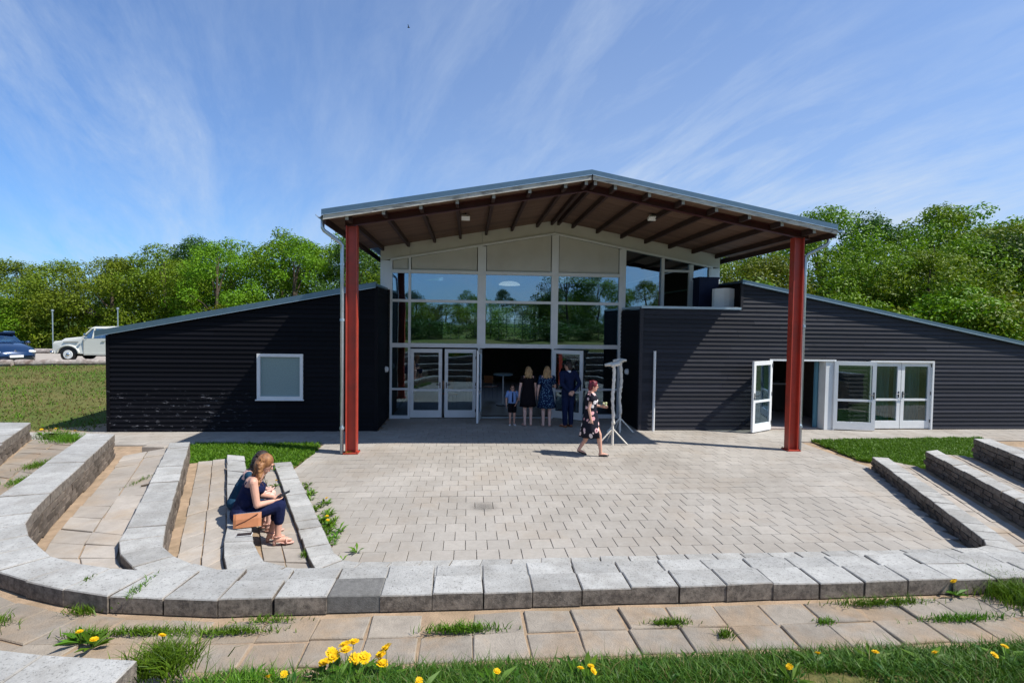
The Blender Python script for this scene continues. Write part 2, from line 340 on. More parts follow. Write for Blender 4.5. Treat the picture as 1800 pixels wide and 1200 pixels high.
# ================================================================== AMPHITHEATRE
MX = lambda x: 5.05-x
def P2(*a): return [Vector(p) for p in a]
WALLS = {   # side end A, corner start B .. corner end C, for the inner and the outer top edge (left half, mirrored)
 1: dict(i=[(-3.30,10.2),(-1.50,6.12)], ic=[(-1.50,6.12),(-1.38,5.95),(-1.15,5.87)], o=[(-3.58,10.1),(-1.76,6.02)], oc=[(-1.76,6.02),(-1.62,5.72),(-1.25,5.58)], z=0.25, b=0.30),
 2: dict(i=[(-3.88,9.55),(-2.40,6.1)], ic=[(-2.40,6.1),(-2.22,5.69),(-1.93,5.26),(-1.45,5.13)], o=[(-4.22,9.65),(-2.72,6.2)], oc=[(-2.72,6.2),(-2.50,5.60),(-2.2,5.05),(-1.5,4.82)], z=0.52, b=0.37),
 3: dict(i=[(-4.72,9.4),(-3.05,5.6)], ic=[(-3.05,5.6),(-2.79,5.07),(-2.59,4.87),(-2.27,4.66),(-1.98,4.54),(-1.5,4.47)], o=[(-5.02,9.35),(-3.40,5.55)], oc=[(-3.40,5.55),(-3.22,5.1),(-2.96,4.78),(-2.52,4.42),(-2.1,4.2),(-1.5,4.13)], z=0.80, b=0.42),
 4: dict(i=[(-5.5,8.72),(-4.3,5.8)], ic=[(-4.3,5.8),(-4.08,5.31),(-3.85,4.9),(-3.59,4.62),(-3.17,4.27),(-2.72,4.05),(-2.3,3.97),(-1.6,3.975)], o=[(-5.96,8.78),(-4.72,5.7)], oc=[(-4.72,5.7),(-4.5,5.15),(-4.2,4.72),(-3.8,4.33),(-3.32,4.0),(-2.8,3.75),(-2.3,3.61),(-1.6,3.53)], z=1.08, b=0.45),
 5: dict(i=[(-6.9,8.95),(-5.35,6.0)], ic=[(-5.35,6.0),(-4.9,5.1),(-4.3,4.1),(-3.5,3.3),(-2.8,2.92),(-2.3,2.77),(-1.6,2.68)], o=[(-7.4,8.95),(-5.75,5.8)], oc=[(-5.75,5.8),(-5.3,4.8),(-4.7,3.7),(-3.9,2.85),(-3.1,2.5),(-2.5,2.3),(-1.6,2.2)], z=1.23, b=0.55)}
TZ = {1: 0.19, 2: 0.45, 3: 0.72, 4: 0.965}
def sections(k, e):
    W_ = WALLS[k]; side = P2(*W_[e]); cor = P2(*W_[e+'c']); mir = lambda L: [Vector((MX(p.x), p.y)) for p in reversed(L)]
    return [side, cor, [cor[-1], Vector((MX(cor[-1].x), cor[-1].y))], mir(cor), mir(side)]
def plen(L): return sum((L[i+1]-L[i]).length for i in range(len(L)-1))
def pat(L, t):
    tot = plen(L)*t
    for i in range(len(L)-1):
        d = (L[i+1]-L[i]).length
        if tot <= d or i == len(L)-2: return L[i]+(L[i+1]-L[i])*(tot/d)
        tot -= d
def band(inner, outer, blk, cols=1, gap=0.008, mi_=0.0, mo_=0.0, jit=0.0):
    """quads (ccw) tiling the strip between two polylines, block length blk"""
    L = (plen(inner)+plen(outer))/2; n = max(1, round(L/blk)); out = []
    for k in range(n):
        t0, t1 = k/n+gap/2/L, (k+1)/n-gap/2/L
        a0, a1, b0, b1 = pat(inner, t0), pat(inner, t1), pat(outer, t0), pat(outer, t1)
        for c in range(cols):
            w0 = (b0-a0).length
            lo = mi_/w0+(1-(mi_+mo_)/w0)*c/cols + (gap/2/w0 if c else 0); hi = mi_/w0+(1-(mi_+mo_)/w0)*(c+1)/cols - (gap/2/w0 if c < cols-1 else 0)
            q = [a0+(b0-a0)*lo, a1+(b1-a1)*lo, a1+(b1-a1)*hi, a0+(b0-a0)*hi]
            if jit: q = [p+Vector((random.uniform(-jit, jit), random.uniform(-jit, jit))) for p in q]
            ar = sum(q[i].x*q[(i+1)%4].y-q[(i+1)%4].x*q[i].y for i in range(4))
            if ar < 0: q = [q[3], q[2], q[1], q[0]]
            out.append((q, k, c))
    return out
def place_quad(name, q, z0, z1, bev, mt, parent, tilt=0.0):
    c = sum(q, Vector((0, 0)))/4
    zt = [z1+random.uniform(-tilt, tilt) for _ in range(4)] if tilt else z1
    return MB().quadprism(q, z0, zt, bev).build(name, mt, parent, origin=(c.x, c.y, z0))

WL = {1: ('innermost low seat wall bordering the patio, topped by narrow light concrete blocks'),
      2: ('second seat wall from the patio, the one the two women sit on, light concrete cap blocks'),
      3: ('third seat wall from the patio with wide pale cap blocks, curving at the front left'),
      4: ('long curved seat wall nearest the camera, big light cap slabs above a dark weathered riser'),
      5: ('outermost seat wall of pale slabs at the left edge and lower left corner of the photo')}
for k in range(1, 6):
    W_ = WALLS[k]; z = W_['z']; si, so = sections(k, 'i'), sections(k, 'o')
    root = empty('seat_wall', (-2.5 if k < 5 else -4.5, 6.5, 0), WL[k], 'seat wall', 'seat walls of the amphitheatre')
    capt = 0.10 if k < 4 else 0.115
    core = MB(); corei = []
    for s_ in range(5):
        if k == 5 and s_ in (2,): continue
        blk = W_['b'] if s_ in (0, 4) else (0.345 if k != 5 else 0.5)
        inn, outr = si[s_], so[s_]
        for q, n_, c_ in band(inn, outr, 0.6, 1, 0.0, 0.03, 0.03): core.quadprism(q, -0.1, z-capt-0.002)
        if k == 4 and s_ == 2:                                             # the front: two rows of slabs
            midl = [Vector((inn[0].x, 3.775)), Vector((inn[1].x, 3.775))]
            rows = [(inn, midl, 0.0), (midl, outr, 0.0)]
        else: rows = [(inn, outr, 0)]
        for ri, (a, b, _) in enumerate(rows):
            for q, n_, c_ in band(a, b, blk, 1, 0.008, jit=0.006):
                cx = sum(p.x for p in q)/4; cy = sum(p.y for p in q)/4
                if k == 5 and cx > 4: pass
                dark = k == 4 and s_ == 2 and ri == 1 and abs(cx+0.76) < 0.18
                place_quad('cap_slab', q, z-capt, z+random.uniform(-0.006, 0.006)-(0.012 if (k == 4 and s_ == 2 and ri == 0) else 0), 0.007, M['darkcap'] if dark else M['cap'], root, 0.003)
    core.build('core', M['core'], root)
    # stone courses on the face towards the patio
    base = {1: 0.0, 2: TZ[1], 3: TZ[2], 4: TZ[3], 5: TZ[4]}[k]; hh = z-capt-base; nc = max(1, round(hh/0.075))
    if k == 1: base = 0.0
    shared = []
    for j in range(4):
        L_ = 0.26; mb = MB(); w_ = L_*random.uniform(0.86, 0.97); h_ = hh/nc*random.uniform(0.82, 0.93)
        jx = lambda a: random.uniform(-a, a)
        mb.add([(-w_/2+jx(.01), -0.02+jx(.006), jx(.004)), (w_/2+jx(.01), -0.02+jx(.006), jx(.004)), (w_/2, 0.03, 0), (-w_/2, 0.03, 0),
                (-w_/2+jx(.012), -0.02+jx(.008), h_+jx(.004)), (w_/2+jx(.012), -0.02+jx(.008), h_+jx(.004)), (w_/2, 0.03, h_), (-w_/2, 0.03, h_)],
               [(0,3,2,1),(4,5,6,7),(0,1,5,4),(1,2,6,5),(2,3,7,6),(3,0,4,7)])
        shared.append(mb.mesh('stone', M['stone']))
    cnt = 0
    for s_ in (0, 1, 3, 4):
        if k == 5 and s_ > 1: continue
        L = plen(si[s_]); n = round(L/0.27)
        for c_ in range(nc):
            for j in range(n):
                t = (j+0.5+(0.35 if c_ % 2 else 0))/n
                if t > 1: continue
                p = pat(si[s_], t); d = (pat(si[s_], min(1, t+0.02))-pat(si[s_], max(0, t-0.02))).normalized()
                ctr = Vector((2.5, 14)) - p; nrm = Vector((-d.y, d.x))
                if nrm.dot(ctr) < 0: nrm = -nrm; 
                o = link('stone', random.choice(shared), root)
                pp = p-nrm*(0.012+random.uniform(0, 0.012)); o.location = (pp.x-root.location.x, pp.y-root.location.y, base+c_*hh/nc)
                o.rotation_euler = (random.uniform(-.03, .03), random.uniform(-.02, .02), math.atan2(-nrm.x, nrm.y)+math.pi); cnt += 1

# treads between the walls: dirt bed + pavers
TL = {1: 'terrace', 2: 'terrace', 3: 'terrace', 4: 'footpath'}
for k in range(1, 5):
    a, b = sections(k, 'o'), sections(k+1, 'i'); z = TZ[k]
    bed = MB(); root = None
    if k == 4: b[2] = [Vector((-1.6, 2.95)), Vector((MX(-1.6), 2.95))]; b[1][-1] = Vector((-1.6, 2.95)); b[3][0] = Vector((MX(-1.6), 2.95)); b[1][-2] = Vector((-2.3, 2.99)); b[3][1] = Vector((MX(-2.3), 2.99))
    for s_ in range(5):
        for q, _, _ in band(a[s_], b[s_], 0.5, 1, 0.0, -0.05, -0.05): bed.quadprism(q, -0.12, z-(0.011 if k == 4 else 0.020))
    root = bed.build(TL[k], M['dirt'], None); root['kind'] = 'structure'
    for s_ in range(5):
        if k < 4 and s_ == 2: continue
        blk = 0.40 if s_ in (0, 4) else 0.34
        cols = 2; jit = 0.006
        if k == 4: blk = 0.335; jit = 0.009
        for q, n_, c_ in band(a[s_], b[s_], blk, cols, 0.012 if k == 4 else 0.012, 0.05 if k == 4 else 0.008, 0.12 if k < 4 else 0.03, jit):
            sink = 0.0
            if random.random() < 0.1: sink = -0.008
            place_quad('paver', q, z-0.06, z+sink+random.uniform(-0.004, 0.004), 0.006, M['path'] if k == 4 else M['tread'], root, 0.007 if k == 4 else 0.005)

# patio
PY0 = 5.80
def lim(y):
    t = (y-6.12)/(10.2-6.12); xl = -1.50+(-3.30+1.50)*t
    if y < 6.12: xl = -1.32
    if y > 10.2: xl = -3.35
    return xl, MX(xl)+0.0
bed = MB(); bed.add([(-12, 5.3, -0.028), (19, 5.3, -0.028), (19, 16.3, -0.028), (-12, 16.3, -0.028)], [(0, 1, 2, 3)])
patio = bed.build('patio', M['dirt']); patio['kind'] = 'structure'
pw, pd = 0.285, 0.30
singles = []
for j in range(4):
    g = 0.0035; mb = MB().quadprism([(-pw/2+g, -pd/2+g), (pw/2-g, -pd/2+g), (pw/2-g, pd/2-g), (-pw/2+g, pd/2-g)], -0.05, [random.uniform(-.0018, .0018) for _ in range(4)], 0.004)
    singles.append(mb.mesh('paver', M['paver']))
cntp = 0; fieldV = []; fieldF = []; fieldT = []
y = PY0; row = 0
while y < 16.1:
    yc = y+pd/2; xl, xr = lim(yc); 
    if yc > 12.75: xl, xr = -11.0, 18.5
    if yc > 14.2: xl, xr = -2.36, 4.7
    x = math.floor((xl+3)/pw)*pw-3 + (pw/2 if row % 2 else 0)
    while x < xr:
        x0, x1 = max(x, xl), min(x+pw, xr)
        if x1-x0 > 0.05:
            full = abs(x1-x0-pw) < 1e-4
            if full and cntp < 300 and yc < 9.5:
                o = link('paver', random.choice(singles), patio, (x+pw/2, yc, random.uniform(-.0015, .0015))); o.rotation_euler = (0, 0, random.uniform(-.006, .006)); cntp += 1
            else:
                g = 0.0035; b_ = len(fieldV); za = [random.uniform(-.002, .002) for _ in range(4)]; zo = random.uniform(-.0015, .0015)
                q = [(x0+g, y+g), (x1-g, y+g), (x1-g, y+pd-g), (x0+g, y+pd-g)]
                fieldV += [(a_[0], a_[1], -0.03) for a_ in q]+[(a_[0], a_[1], za[i]+zo) for i, a_ in enumerate(q)]
                fieldF += [(b_+4, b_+5, b_+6, b_+7)]+[(b_+i, b_+(i+1) % 4, b_+4+(i+1) % 4, b_+4+i) for i in range(4)]; fieldT += [random.random()]*5
        x += pw
    y += pd; row += 1
o = link('paving', npmesh('paving', fieldV, np.array(fieldF), M['paver'], fieldT), patio); o['kind'] = 'stuff'

# ================================================================== GROUND
bowl = sections(5, 'i'); bl = [p for s_ in (0, 1) for p in bowl[s_]] + [Vector((-1.6, 2.93)), Vector((MX(-1.6), 2.93))] + [p for s_ in (3, 4) for p in bowl[s_]]
bl = [Vector((-7.6, 10.2))]+bl+[Vector((MX(-7.6), 10.2))]
def seg_dist(px, py, A, B):
    ax, ay, bx, by = A.x, A.y, B.x, B.y; dx, dy = bx-ax, by-ay; t = np.clip(((px-ax)*dx+(py-ay)*dy)/(dx*dx+dy*dy+1e-9), 0, 1)
    return np.hypot(px-(ax+t*dx), py-(ay+t*dy))
def inside(px, py, poly):
    r = np.zeros(px.shape, bool); n = len(poly)
    for i in range(n):
        A, B = poly[i], poly[(i+1) % n]; c = ((A.y > py) != (B.y > py)); xi = (B.x-A.x)*(py-A.y)/(B.y-A.y+1e-12)+A.x; r ^= c & (px < xi)
    return r
def ground_z(X, Y):
    poly = bl+[Vector((60, 10.2)), Vector((60, 60)), Vector((-60, 60)), Vector((-60, 10.2))]
    poly = bl
    ins = inside(X, Y, [Vector((p.x, p.y)) for p in poly]+[Vector((MX(-7.6), 400)), Vector((-7.6, 400))])
    d = np.full(X.shape, 1e9)
    for i in range(len(poly)-1): d = np.minimum(d, seg_dist(X, Y, poly[i], poly[i+1]))
    front = np.where(ins, np.clip(1.0-(d-0.0)/0.10, 0, 1)*1.0*0+(-0.06), np.clip(0.955+d*0.42, 0, 1.18))
    front = np.where(ins & (d < 0.16), -0.06, front)
    side = np.clip((9.6-Y)/2.2, 0, 1); side = side*side*(3-2*side)            # the bowl's shoulder falls to patio level beside the building
    z = np.where(ins, front, front*side + (-0.03)*(1-side))
    back = np.clip((Y-14.0)/13.5, 0, 1)*0.56
    z = np.where((Y > 14.0), back-0.03, z)
    bx = np.clip(np.maximum(np.maximum(-9.45-X, X-17.2), Y-27.5), 0, 1.2)/1.2; z = np.where((Y > 13.0), z*bx+(-0.08)*(1-bx), z)
    z += np.where(Y < 0, np.clip(-Y, 0, 60)*0.02, 0)
    z += np.where(Y > 45, np.clip(Y-45, 0, 60)*0.02, 0)
    return z
gx = np.unique(np.concatenate([np.array([-900, -500, -250, -150, -100]), np.arange(-70, -9, 2.0), np.arange(-9, 14.6, 0.12), np.arange(15, 75, 2.0), np.array([100, 150, 250, 500, 900])]))
gy = np.unique(np.concatenate([np.array([-900, -400, -150, -80]), np.arange(-60, 0, 3.0), np.arange(0, 10.5, 0.12), np.arange(10.5, 30, 0.5), np.arange(30, 70, 2.0), np.array([90, 150, 300, 600, 1200])]))
X, Y = np.meshgrid(gx, gy); Z = ground_z(X, Y); nx, ny = len(gx), len(gy)
idx = np.arange(nx*ny).reshape(ny, nx); F = np.stack([idx[:-1, :-1], idx[:-1, 1:], idx[1:, 1:], idx[1:, :-1]], -1).reshape(-1, 4)
g = link('ground', npmesh('ground', np.stack([X, Y, Z], -1).reshape(-1, 3), F, M['ground'], smooth=True)); g['kind'] = 'structure'
def gz(x, y): return float(ground_z(np.array([[x]]), np.array([[y]]))[0, 0])
# car park
ca = MB(); xs = [-60, -12]; ca.add([(-70, 27.3, gz(-30, 27.3)+0.02), (-10, 29.6, gz(-30, 29.6)+0.02), (-10, 36.5, 0.56), (-70, 36.5, 0.56)], [(0, 1, 2, 3)])
ca.add([(-70, 27.3, 0.53), (-10, 29.6, 0.53), (-10, 29.6, 0.2), (-70, 27.3, 0.2)], [(0, 1, 2, 3)])
cp = ca.build('car_park', M['asphalt']); cp['kind'] = 'structure'

# ================================================================== EVENT HALL
hall = empty('event_hall', (2.6, 16.1, 0), 'black timber-clad hall with tall glazed gable front and canopy roof on red steel posts', 'building')
BH = 0.118
def boards(x0, x1, roof, yf, holes, mt, seglen, zbase=0.02, zstart=0, parent=hall, flat=None):
    """lap boards on a wall facing -y. roof(x) gives the top; holes: (xa, xb, za, zb)"""
    nrow = int(5/BH)
    for r in range(nrow):
        za, zb = zbase+r*BH, zbase+(r+1)*BH
        if zb < zstart: continue
        # sample x range under the roof
        xs = np.linspace(x0, x1, 400); okb = [x for x in xs if roof(x) > za+0.03]
        if not okb: break
        xb0, xb1 = okb[0], okb[-1]; okt = [x for x in xs if roof(x) > zb]
        xt0, xt1 = (okt[0], okt[-1]) if okt else ((xb0+xb1)/2-0.01, (xb0+xb1)/2+0.01)
        if abs(xb0-x0) < 0.04: xb0 = x0; 
        if abs(xt0-x0) < 0.04: xt0 = x0
        if abs(xb1-x1) < 0.04: xb1 = x1
        if abs(xt1-x1) < 0.04: xt1 = x1
        cuts = [(xb0, xb1)]
        for (ha, hb, hza, hzb) in holes:
            if zb-0.02 > hza and za+0.02 < hzb:
                nc = []
                for a, b in cuts:
                    if hb <= a or ha >= b: nc.append((a, b)); continue
                    if ha > a: nc.append((a, ha))
                    if hb < b: nc.append((hb, b))
                cuts = nc
        segs = []
        for a, b in cuts:
            p = a; first = True
            while b-p > 1e-3:
                q = p+seglen*random.uniform(0.7, 1.3)
                if b-q < 1.0: q = b
                segs.append((p, q)); p = q
        for a, b in segs:
            ta = xt0 if a == xb0 else min(max(a, xt0), xt1); tb = xt1 if b == xb1 else min(max(b, xt0), xt1)
            if tb-ta < 0.02: tb = ta+0.02
            a_ = a+0.003; b_ = b-0.003; cz = za
            zt = zb+0.012; pr = 0.036+random.uniform(-.002, .002)
            vs = [(a_, yf-pr, za), (b_, yf-pr, za), (b_, yf+0.005, za), (a_, yf+0.005, za), (ta, yf-0.004, zt), (tb, yf-0.004, zt), (tb, yf+0.005, zt), (ta, yf+0.005, zt)]
            MB().add(vs, [(0,3,2,1),(4,5,6,7),(0,1,5,4),(1,2,6,5),(2,3,7,6),(3,0,4,7)]).build('board', mt, parent, origin=((a+b)/2, yf, za))
YW = 14.2; YF = 16.1
rl = lambda x: 3.82-0.196*(-2.46-x)
rr = lambda x: 3.36 if x < 7.58 else 4.10-0.190*(x-7.6)
LX0, LX1, RX0, RX1 = -9.12, -2.40, 4.72, 16.6
boards(LX0+0.06, LX1-0.06, rl, YW, [(-5.44, -4.28, 0.84, 2.03)], M['board'], 3.6)
boards(RX0+0.06, RX1, rr, YW, [(8.42, 10.42, -1, 2.02), (11.42, 13.42, -1, 2.0)], M['gboard'], 3.2)
# recess side walls (boards run along y)
for (xx, sgn, mt_, ztop) in ((LX1, 1, M['board'], 3.84), (RX0, -1, M['board'], 3.36)):
    for r in range(int(ztop/BH)):
        za, zb = 0.02+r*BH, 0.02+(r+1)*BH+0.012; x_ = xx
        MB().add([(x_+sgn*.027, YW, za), (x_+sgn*.027, YF-.02, za), (x_-sgn*.005, YF-.02, za), (x_-sgn*.005, YW, za), (x_+sgn*.004, YW, zb), (x_+sgn*.004, YF-.02, zb), (x_-sgn*.005, YF-.02, zb), (x_-sgn*.005, YW, zb)],
                 [(0,1,2,3),(7,6,5,4),(4,5,1,0),(5,6,2,1),(6,7,3,2),(7,4,0,3)]).build('board', mt_, hall, origin=(x_, 15.1, za))
# corner trims
for x_, zt, mt_ in ((LX0+0.03, rl(LX0)-0.05, M['board']), (LX1-0.02, 3.8, M['board']), (RX0+0.02, 3.38, M['gboard'])):
    MB().box(x_-0.045, x_+0.045, YW-0.034, YW+0.05, 0.0, zt).build('corner_board', mt_, hall)
MB().box(7.55, 7.62, YW-0.034, YW+0.02, 3.36, 4.12).build('corner_board', M['gboard'], hall)
# wall bodies behind the boards
wb = MB()
def wallpoly(x0, x1, rf, holes, y0, y1, mb):
    cuts = sorted(set([x0, x1]+[h for q in holes for h in q[:2]]))
    for a, b in zip(cuts[:-1], cuts[1:]):
        hs = [q for q in holes if q[0] <= a+1e-6 and q[1] >= b-1e-6]
        if hs:
            q = hs[0]
            if q[2] > 0: mb.box(a, b, y0, y1, 0, q[2])
            mb.prism_xz([(a, q[3]), (b, q[3]), (b, rf(b)), (a, rf(a))], y0, y1)
        else: mb.prism_xz([(a, 0), (b, 0), (b, rf(b)), (a, rf(a))], y0, y1)
wallpoly(LX0+.005, LX1-.006, lambda x: rl(x)-.01, [(-5.42, -4.30, 0.86, 2.0)], YW+.006, YW+.16, wb)
wb.box(LX0+.005, LX0+.15, YW+.155, 27, 0, rl(LX0)-.02); wb.box(LX1-.16, LX1-.008, YW+.155, YF, 0, 3.8); wb.build('wall', M['board'], hall); wb = MB()
wallpoly(RX0+.006, 7.6, lambda x: 3.36, [], YW+.006, YW+.16, wb)
wallpoly(7.6, RX1, lambda x: rr(max(x, 7.6))-.01, [(8.44, 10.40, -1, 2.0), (11.44, 13.40, -1, 1.98)], YW+.006, YW+.16, wb)
wb.box(RX0+.008, RX0+.16, YW+.17, YF, 0, 3.34)
wb.box(7.6, 7.75, YW+.17, YF+.2, 2.9, 4.08); wb.box(RX1-.15, RX1-.01, YW+.17, 27, 0, 2.3)
wb.build('wall', M['core'] if False else M['board'], hall)
# wing roofs + metal edges
mb = MB(); mb.prism_xz([(-9.35, 2.475), (-2.40, 3.84), (-2.40, 3.90), (-9.35, 2.535)], YW-.02, 27.0); mb.build('wing_roof', M['roofmetal'], hall)
MB().prism_xz([(-9.36, 2.44), (-2.42, 3.80), (-2.42, 3.935), (-9.36, 2.575)], YW-.10, YW-.022).build('roof_edge', M['roofmetal'], hall)
MB().prism_xz([(-9.36, 2.425), (-2.42, 3.785), (-2.42, 3.798), (-9.36, 2.438)], YW-.112, YW-.09).build('drip_edge', M['zinc'], hall)
MB().prism_xz([(7.56, 4.12), (16.9, 2.345), (16.9, 2.405), (7.56, 4.18)], YW-.02, 27.0).build('wing_roof', M['roofmetal'], hall)
MB().prism_xz([(7.55, 4.085), (16.9, 2.31), (16.9, 2.43), (7.55, 4.205)], YW-.10, YW-.022).build('roof_edge', M['roofmetal'], hall)
MB().prism_xz([(7.55, 4.10), (16.9, 2.325), (16.9, 2.345), (7.55, 4.12)], YW-.112, YW-.101).build('drip_edge', M['zinc'], hall)
MB().box(RX0, 7.56, YW-.05, YW+.2, 3.365, 3.43).build('parapet_cap', M['zinc'], hall)
MB().box(RX0+.17, 7.6, YW+.17, YF, 2.85, 2.95).build('balcony_floor', M['interior'], hall)
MB().box(RX0, RX0+.2, YW+.2, YF-.02, 3.365, 3.43).build('parapet_cap', M['zinc'], hall)

# main gable: white panels
soff = lambda x: 6.04-0.178*abs(x-2.6)
GX0, GX1 = -2.62, 7.84
trim = lambda x: 5.66-0.182*abs(x-2.6)
def vpanel(x0, x1, z0, zf0, zf1, name, mt, y0=YF-.012, y1=YF+.03, peak=None):
    poly = [(x0, z0), (x1, z0), (x1, zf1)]
    if peak: poly.append(peak)
    poly.append((x0, zf0)); return MB().prism_xz(poly, y0, y1).build(name, mt, hall)
xs = [GX0, -1.75, 0.4, 2.6, 4.75, 7.0, GX1]
for a, b in zip(xs[:-1], xs[1:]):
    MB().prism_xz([(a+.003, trim(a)+.0), (b-.003, trim(b)+.0), (b-.003, soff(b)-.0), (a+.003, soff(a)-.0)], YF-.04, YF+.05).build('gable_panel', M['panel'], hall)
MB().box(GX0, -2.30, YF-.04, YF+.05, 3.86, 4.72).build('gable_panel', M['white'], hall)
MB().box(7.55, GX1, YF-.04, YF+.05, 2.95, 4.70).build('gable_panel', M['white'], hall)
for a, b in ((-2.27, -1.79), (-1.72, 0.27), (0.52, 2.52), (2.73, 4.63)):
    MB().prism_xz([(a+.02, 4.47), (b-.02, 4.47), (b-.02, trim(b)-.05), (a+.02, trim(a)-.05)], YF+.0, YF+.04).build('infill_panel', M['panel'], hall)
for x_, s_ in ((-2.27, 1), (2.62, -1)):
    pass
MB().prism_xz([(-2.32, trim(-2.32)-.05), (2.6, trim(2.6)-.05), (2.6, trim(2.6)+.012), (-2.32, trim(-2.32)+.012)], YF-.075, YF-.041).build('trim_board', M['white'], hall)
MB().prism_xz([(2.603, trim(2.6)-.05), (7.6, trim(7.6)-.05), (7.6, trim(7.6)+.012), (2.603, trim(2.6)+.012)], YF-.075, YF-.041).build('trim_board', M['white'], hall)
# mullions and rails
def mull(x0, x1, z0, z1, y0=YF-.07, y1=YF+.05): MB().box(x0, x1, y0, y1, z0, z1).build('mullion', M['white'], hall)
mull(-2.33, -2.27, 0, 4.74); mull(-1.79, -1.72, 2.18, 4.84); mull(0.27, 0.52, 2.14, 5.2); mull(2.52, 2.73, 2.14, 5.60); mull(4.63, 4.83, 0, 5.22)
mull(0.30, 0.36, 0, 2.138); mull(2.56, 2.62, 0, 2.138); mull(-1.79, -1.73, 0, 2.178)
def rail(x0, x1, z0, z1, y0=YF-.062, y1=YF+.04): MB().box(x0, x1, y0, y1, z0, z1).build('rail', M['white'], hall)
bays = [(-2.27, -1.79), (-1.72, 0.27), (0.52, 2.52), (2.73, 4.63)]
for i, (a, b) in enumerate(bays):
    rail(a, b, 4.36, 4.46); rail(a, b, 3.50, 3.58)
    rail(a, b, 2.15 if i else 2.14, 2.27)
rail(-2.27, -1.79, 0.0, 0.09); rail(-2.27, -1.79, 0.86, 0.92); rail(3.45, 4.63, 0, 0.12); rail(2.73, 4.63, 0.86, 0.92); MB().box(0.36, 2.56, YF-.05, YF+.05, 0.0, 0.035).build('threshold', M['zinc'], hall)
def pane(x0, x1, z0, z1, y=YF, mt='glass', zl=None, parent=hall):
    zl = zl or (z1, z1)
    return MB().prism_xz([(x0, z0), (x1, z0), (x1, zl[1]), (x0, zl[0])], y-.004, y+.004).build('pane', M[mt], parent)
for i, (a, b) in enumerate(bays):
    pane(a, b, 3.58, 4.36); pane(a, b, 2.27, 3.50)
pane(-2.27, -1.79, .92, 2.14, mt='glassd'); pane(-2.27, -1.79, .09, .86, mt='glassd'); pane(2.62, 4.63, .92, 2.15, mt='glassd'); pane(2.62, 4.63, .12, .86, mt='glassd')
# upper right windows on the balcony
mull(5.96, 6.05, 2.95, 4.98); mull(6.85, 6.98, 2.95, 4.80); mull(7.48, 7.56, 2.95, 4.70)
MB().prism_xz([(4.83, 2.95), (5.96, 2.95), (5.96, trim(5.96)-.05), (4.83, trim(4.83)-.05)], YF-.004, YF+.004).build('pane', M['glass'], hall)
MB().prism_xz([(6.98, 2.95), (7.48, 2.95), (7.48, trim(7.48)-.05), (6.98, trim(6.98)-.05)], YF-.004, YF+.004).build('pane', M['glass'], hall)
rail(6.05, 6.85, 4.56, 4.63)
MB().prism_xz([(6.05, 4.63), (6.85, 4.63), (6.85, trim(6.85)-.05), (6.05, trim(6.05)-.05)], YF-.004, YF+.004).build('pane', M['glass'], hall)

def leaf(hx, hy, ang, wd, ht, z0=0.03, mid=0.86, name='door', mt='glassd', label=None, stile=0.10, handle_side=1):
    """door leaf from the hinge, ang = direction of the free edge in the ground plane"""
    d = Vector((math.cos(ang), math.sin(ang), 0)); n = Vector((-d.y, d.x, 0)); H0 = Vector((hx, hy, 0))
    def bx(mb, s0, s1, t0, t1, za, zb):
        c = [H0+d*s0+n*t0, H0+d*s1+n*t0, H0+d*s1+n*t1, H0+d*s0+n*t1]
        mb.add([(p.x, p.y, za) for p in c]+[(p.x, p.y, zb) for p in c], [(0,3,2,1),(4,5,6,7),(0,1,5,4),(1,2,6,5),(2,3,7,6),(3,0,4,7)])
    mb = MB(); th = 0.028
    bx(mb, 0, stile, -th, th, z0, z0+ht); bx(mb, wd-stile, wd, -th, th, z0, z0+ht)
    bx(mb, stile, wd-stile, -th, th, z0, z0+0.22); bx(mb, stile, wd-stile, -th, th, z0+ht-.11, z0+ht); bx(mb, stile, wd-stile, -th, th, mid-.03, mid+.03)
    dr = mb.build(name, M['white'], hall)
    if label: dr['label'] = label
    for za, zb in ((z0+.22, mid-.03), (mid+.03, z0+ht-.11)):
        p = MB(); bx(p, stile, wd-stile, -.004, .004, za, zb); p.build('pane', M[mt], dr)
    hb = MB()
    for s_ in (-1, 1):
        bx(hb, wd-.07, wd-.04, s_*(th+.001), s_*(th+.012), 0.92, 1.10)
        a = H0+d*(wd-.055)+n*s_*(th+.012)+Vector((0, 0, 1.03)); b = a+n*s_*.045; hb.tube([a, b, b-d*.11], .009, 6)
    hb.build('handle', M['handle'], dr)
    hg = MB()
    for zz_ in (0.2, 1.0, 1.8): bx(hg, -.015, .02, th+.0, th+.02, zz_, zz_+.09)
    hg.build('hinge', M['handle'], dr)
    return dr
leaf(-1.72, YF-.03, 0, 0.945, 1.97+.1); leaf(0.25, YF-.03, math.pi, 0.945, 2.07)
leaf(0.40, YF-.06, -R(97), 0.95, 2.08, label='door leaf standing open at a right angle to the facade')
leaf(2.60, YF-.06, -R(31), 0.97, 2.08, label='door leaf swung wide open beside the man in the suit')
# right wing doors
leaf(8.50, YW-.04, -R(150), 0.92, 1.93, label='door leaf swung open to the left of the doorway')
leaf(10.36, YW-.04, -R(12), 1.10, 1.93, label='open door leaf folded back against the wall')
leaf(11.50, YW+.03, 0, 0.92, 1.90); leaf(13.36, YW+.03, math.pi, 0.92, 1.90)
def frame(x0, x1, z1, y, w_=.05):
    m_ = MB(); m_.box(x0, x0+w_, y-.05, y+.10, 0, z1); m_.box(x1-w_, x1, y-.05, y+.10, 0, z1); m_.box(x0+w_, x1-w_, y-.05, y+.10, z1-w_, z1); m_.build('door_frame', M['white'], hall)
frame(8.44, 10.40, 2.0, YW-.003); frame(11.44, 13.40, 1.98, YW-.003)
MB().box(10.12, 10.345, YW-.02, YW+.35, 0.0, 1.95).build('reveal', M['white'], hall)
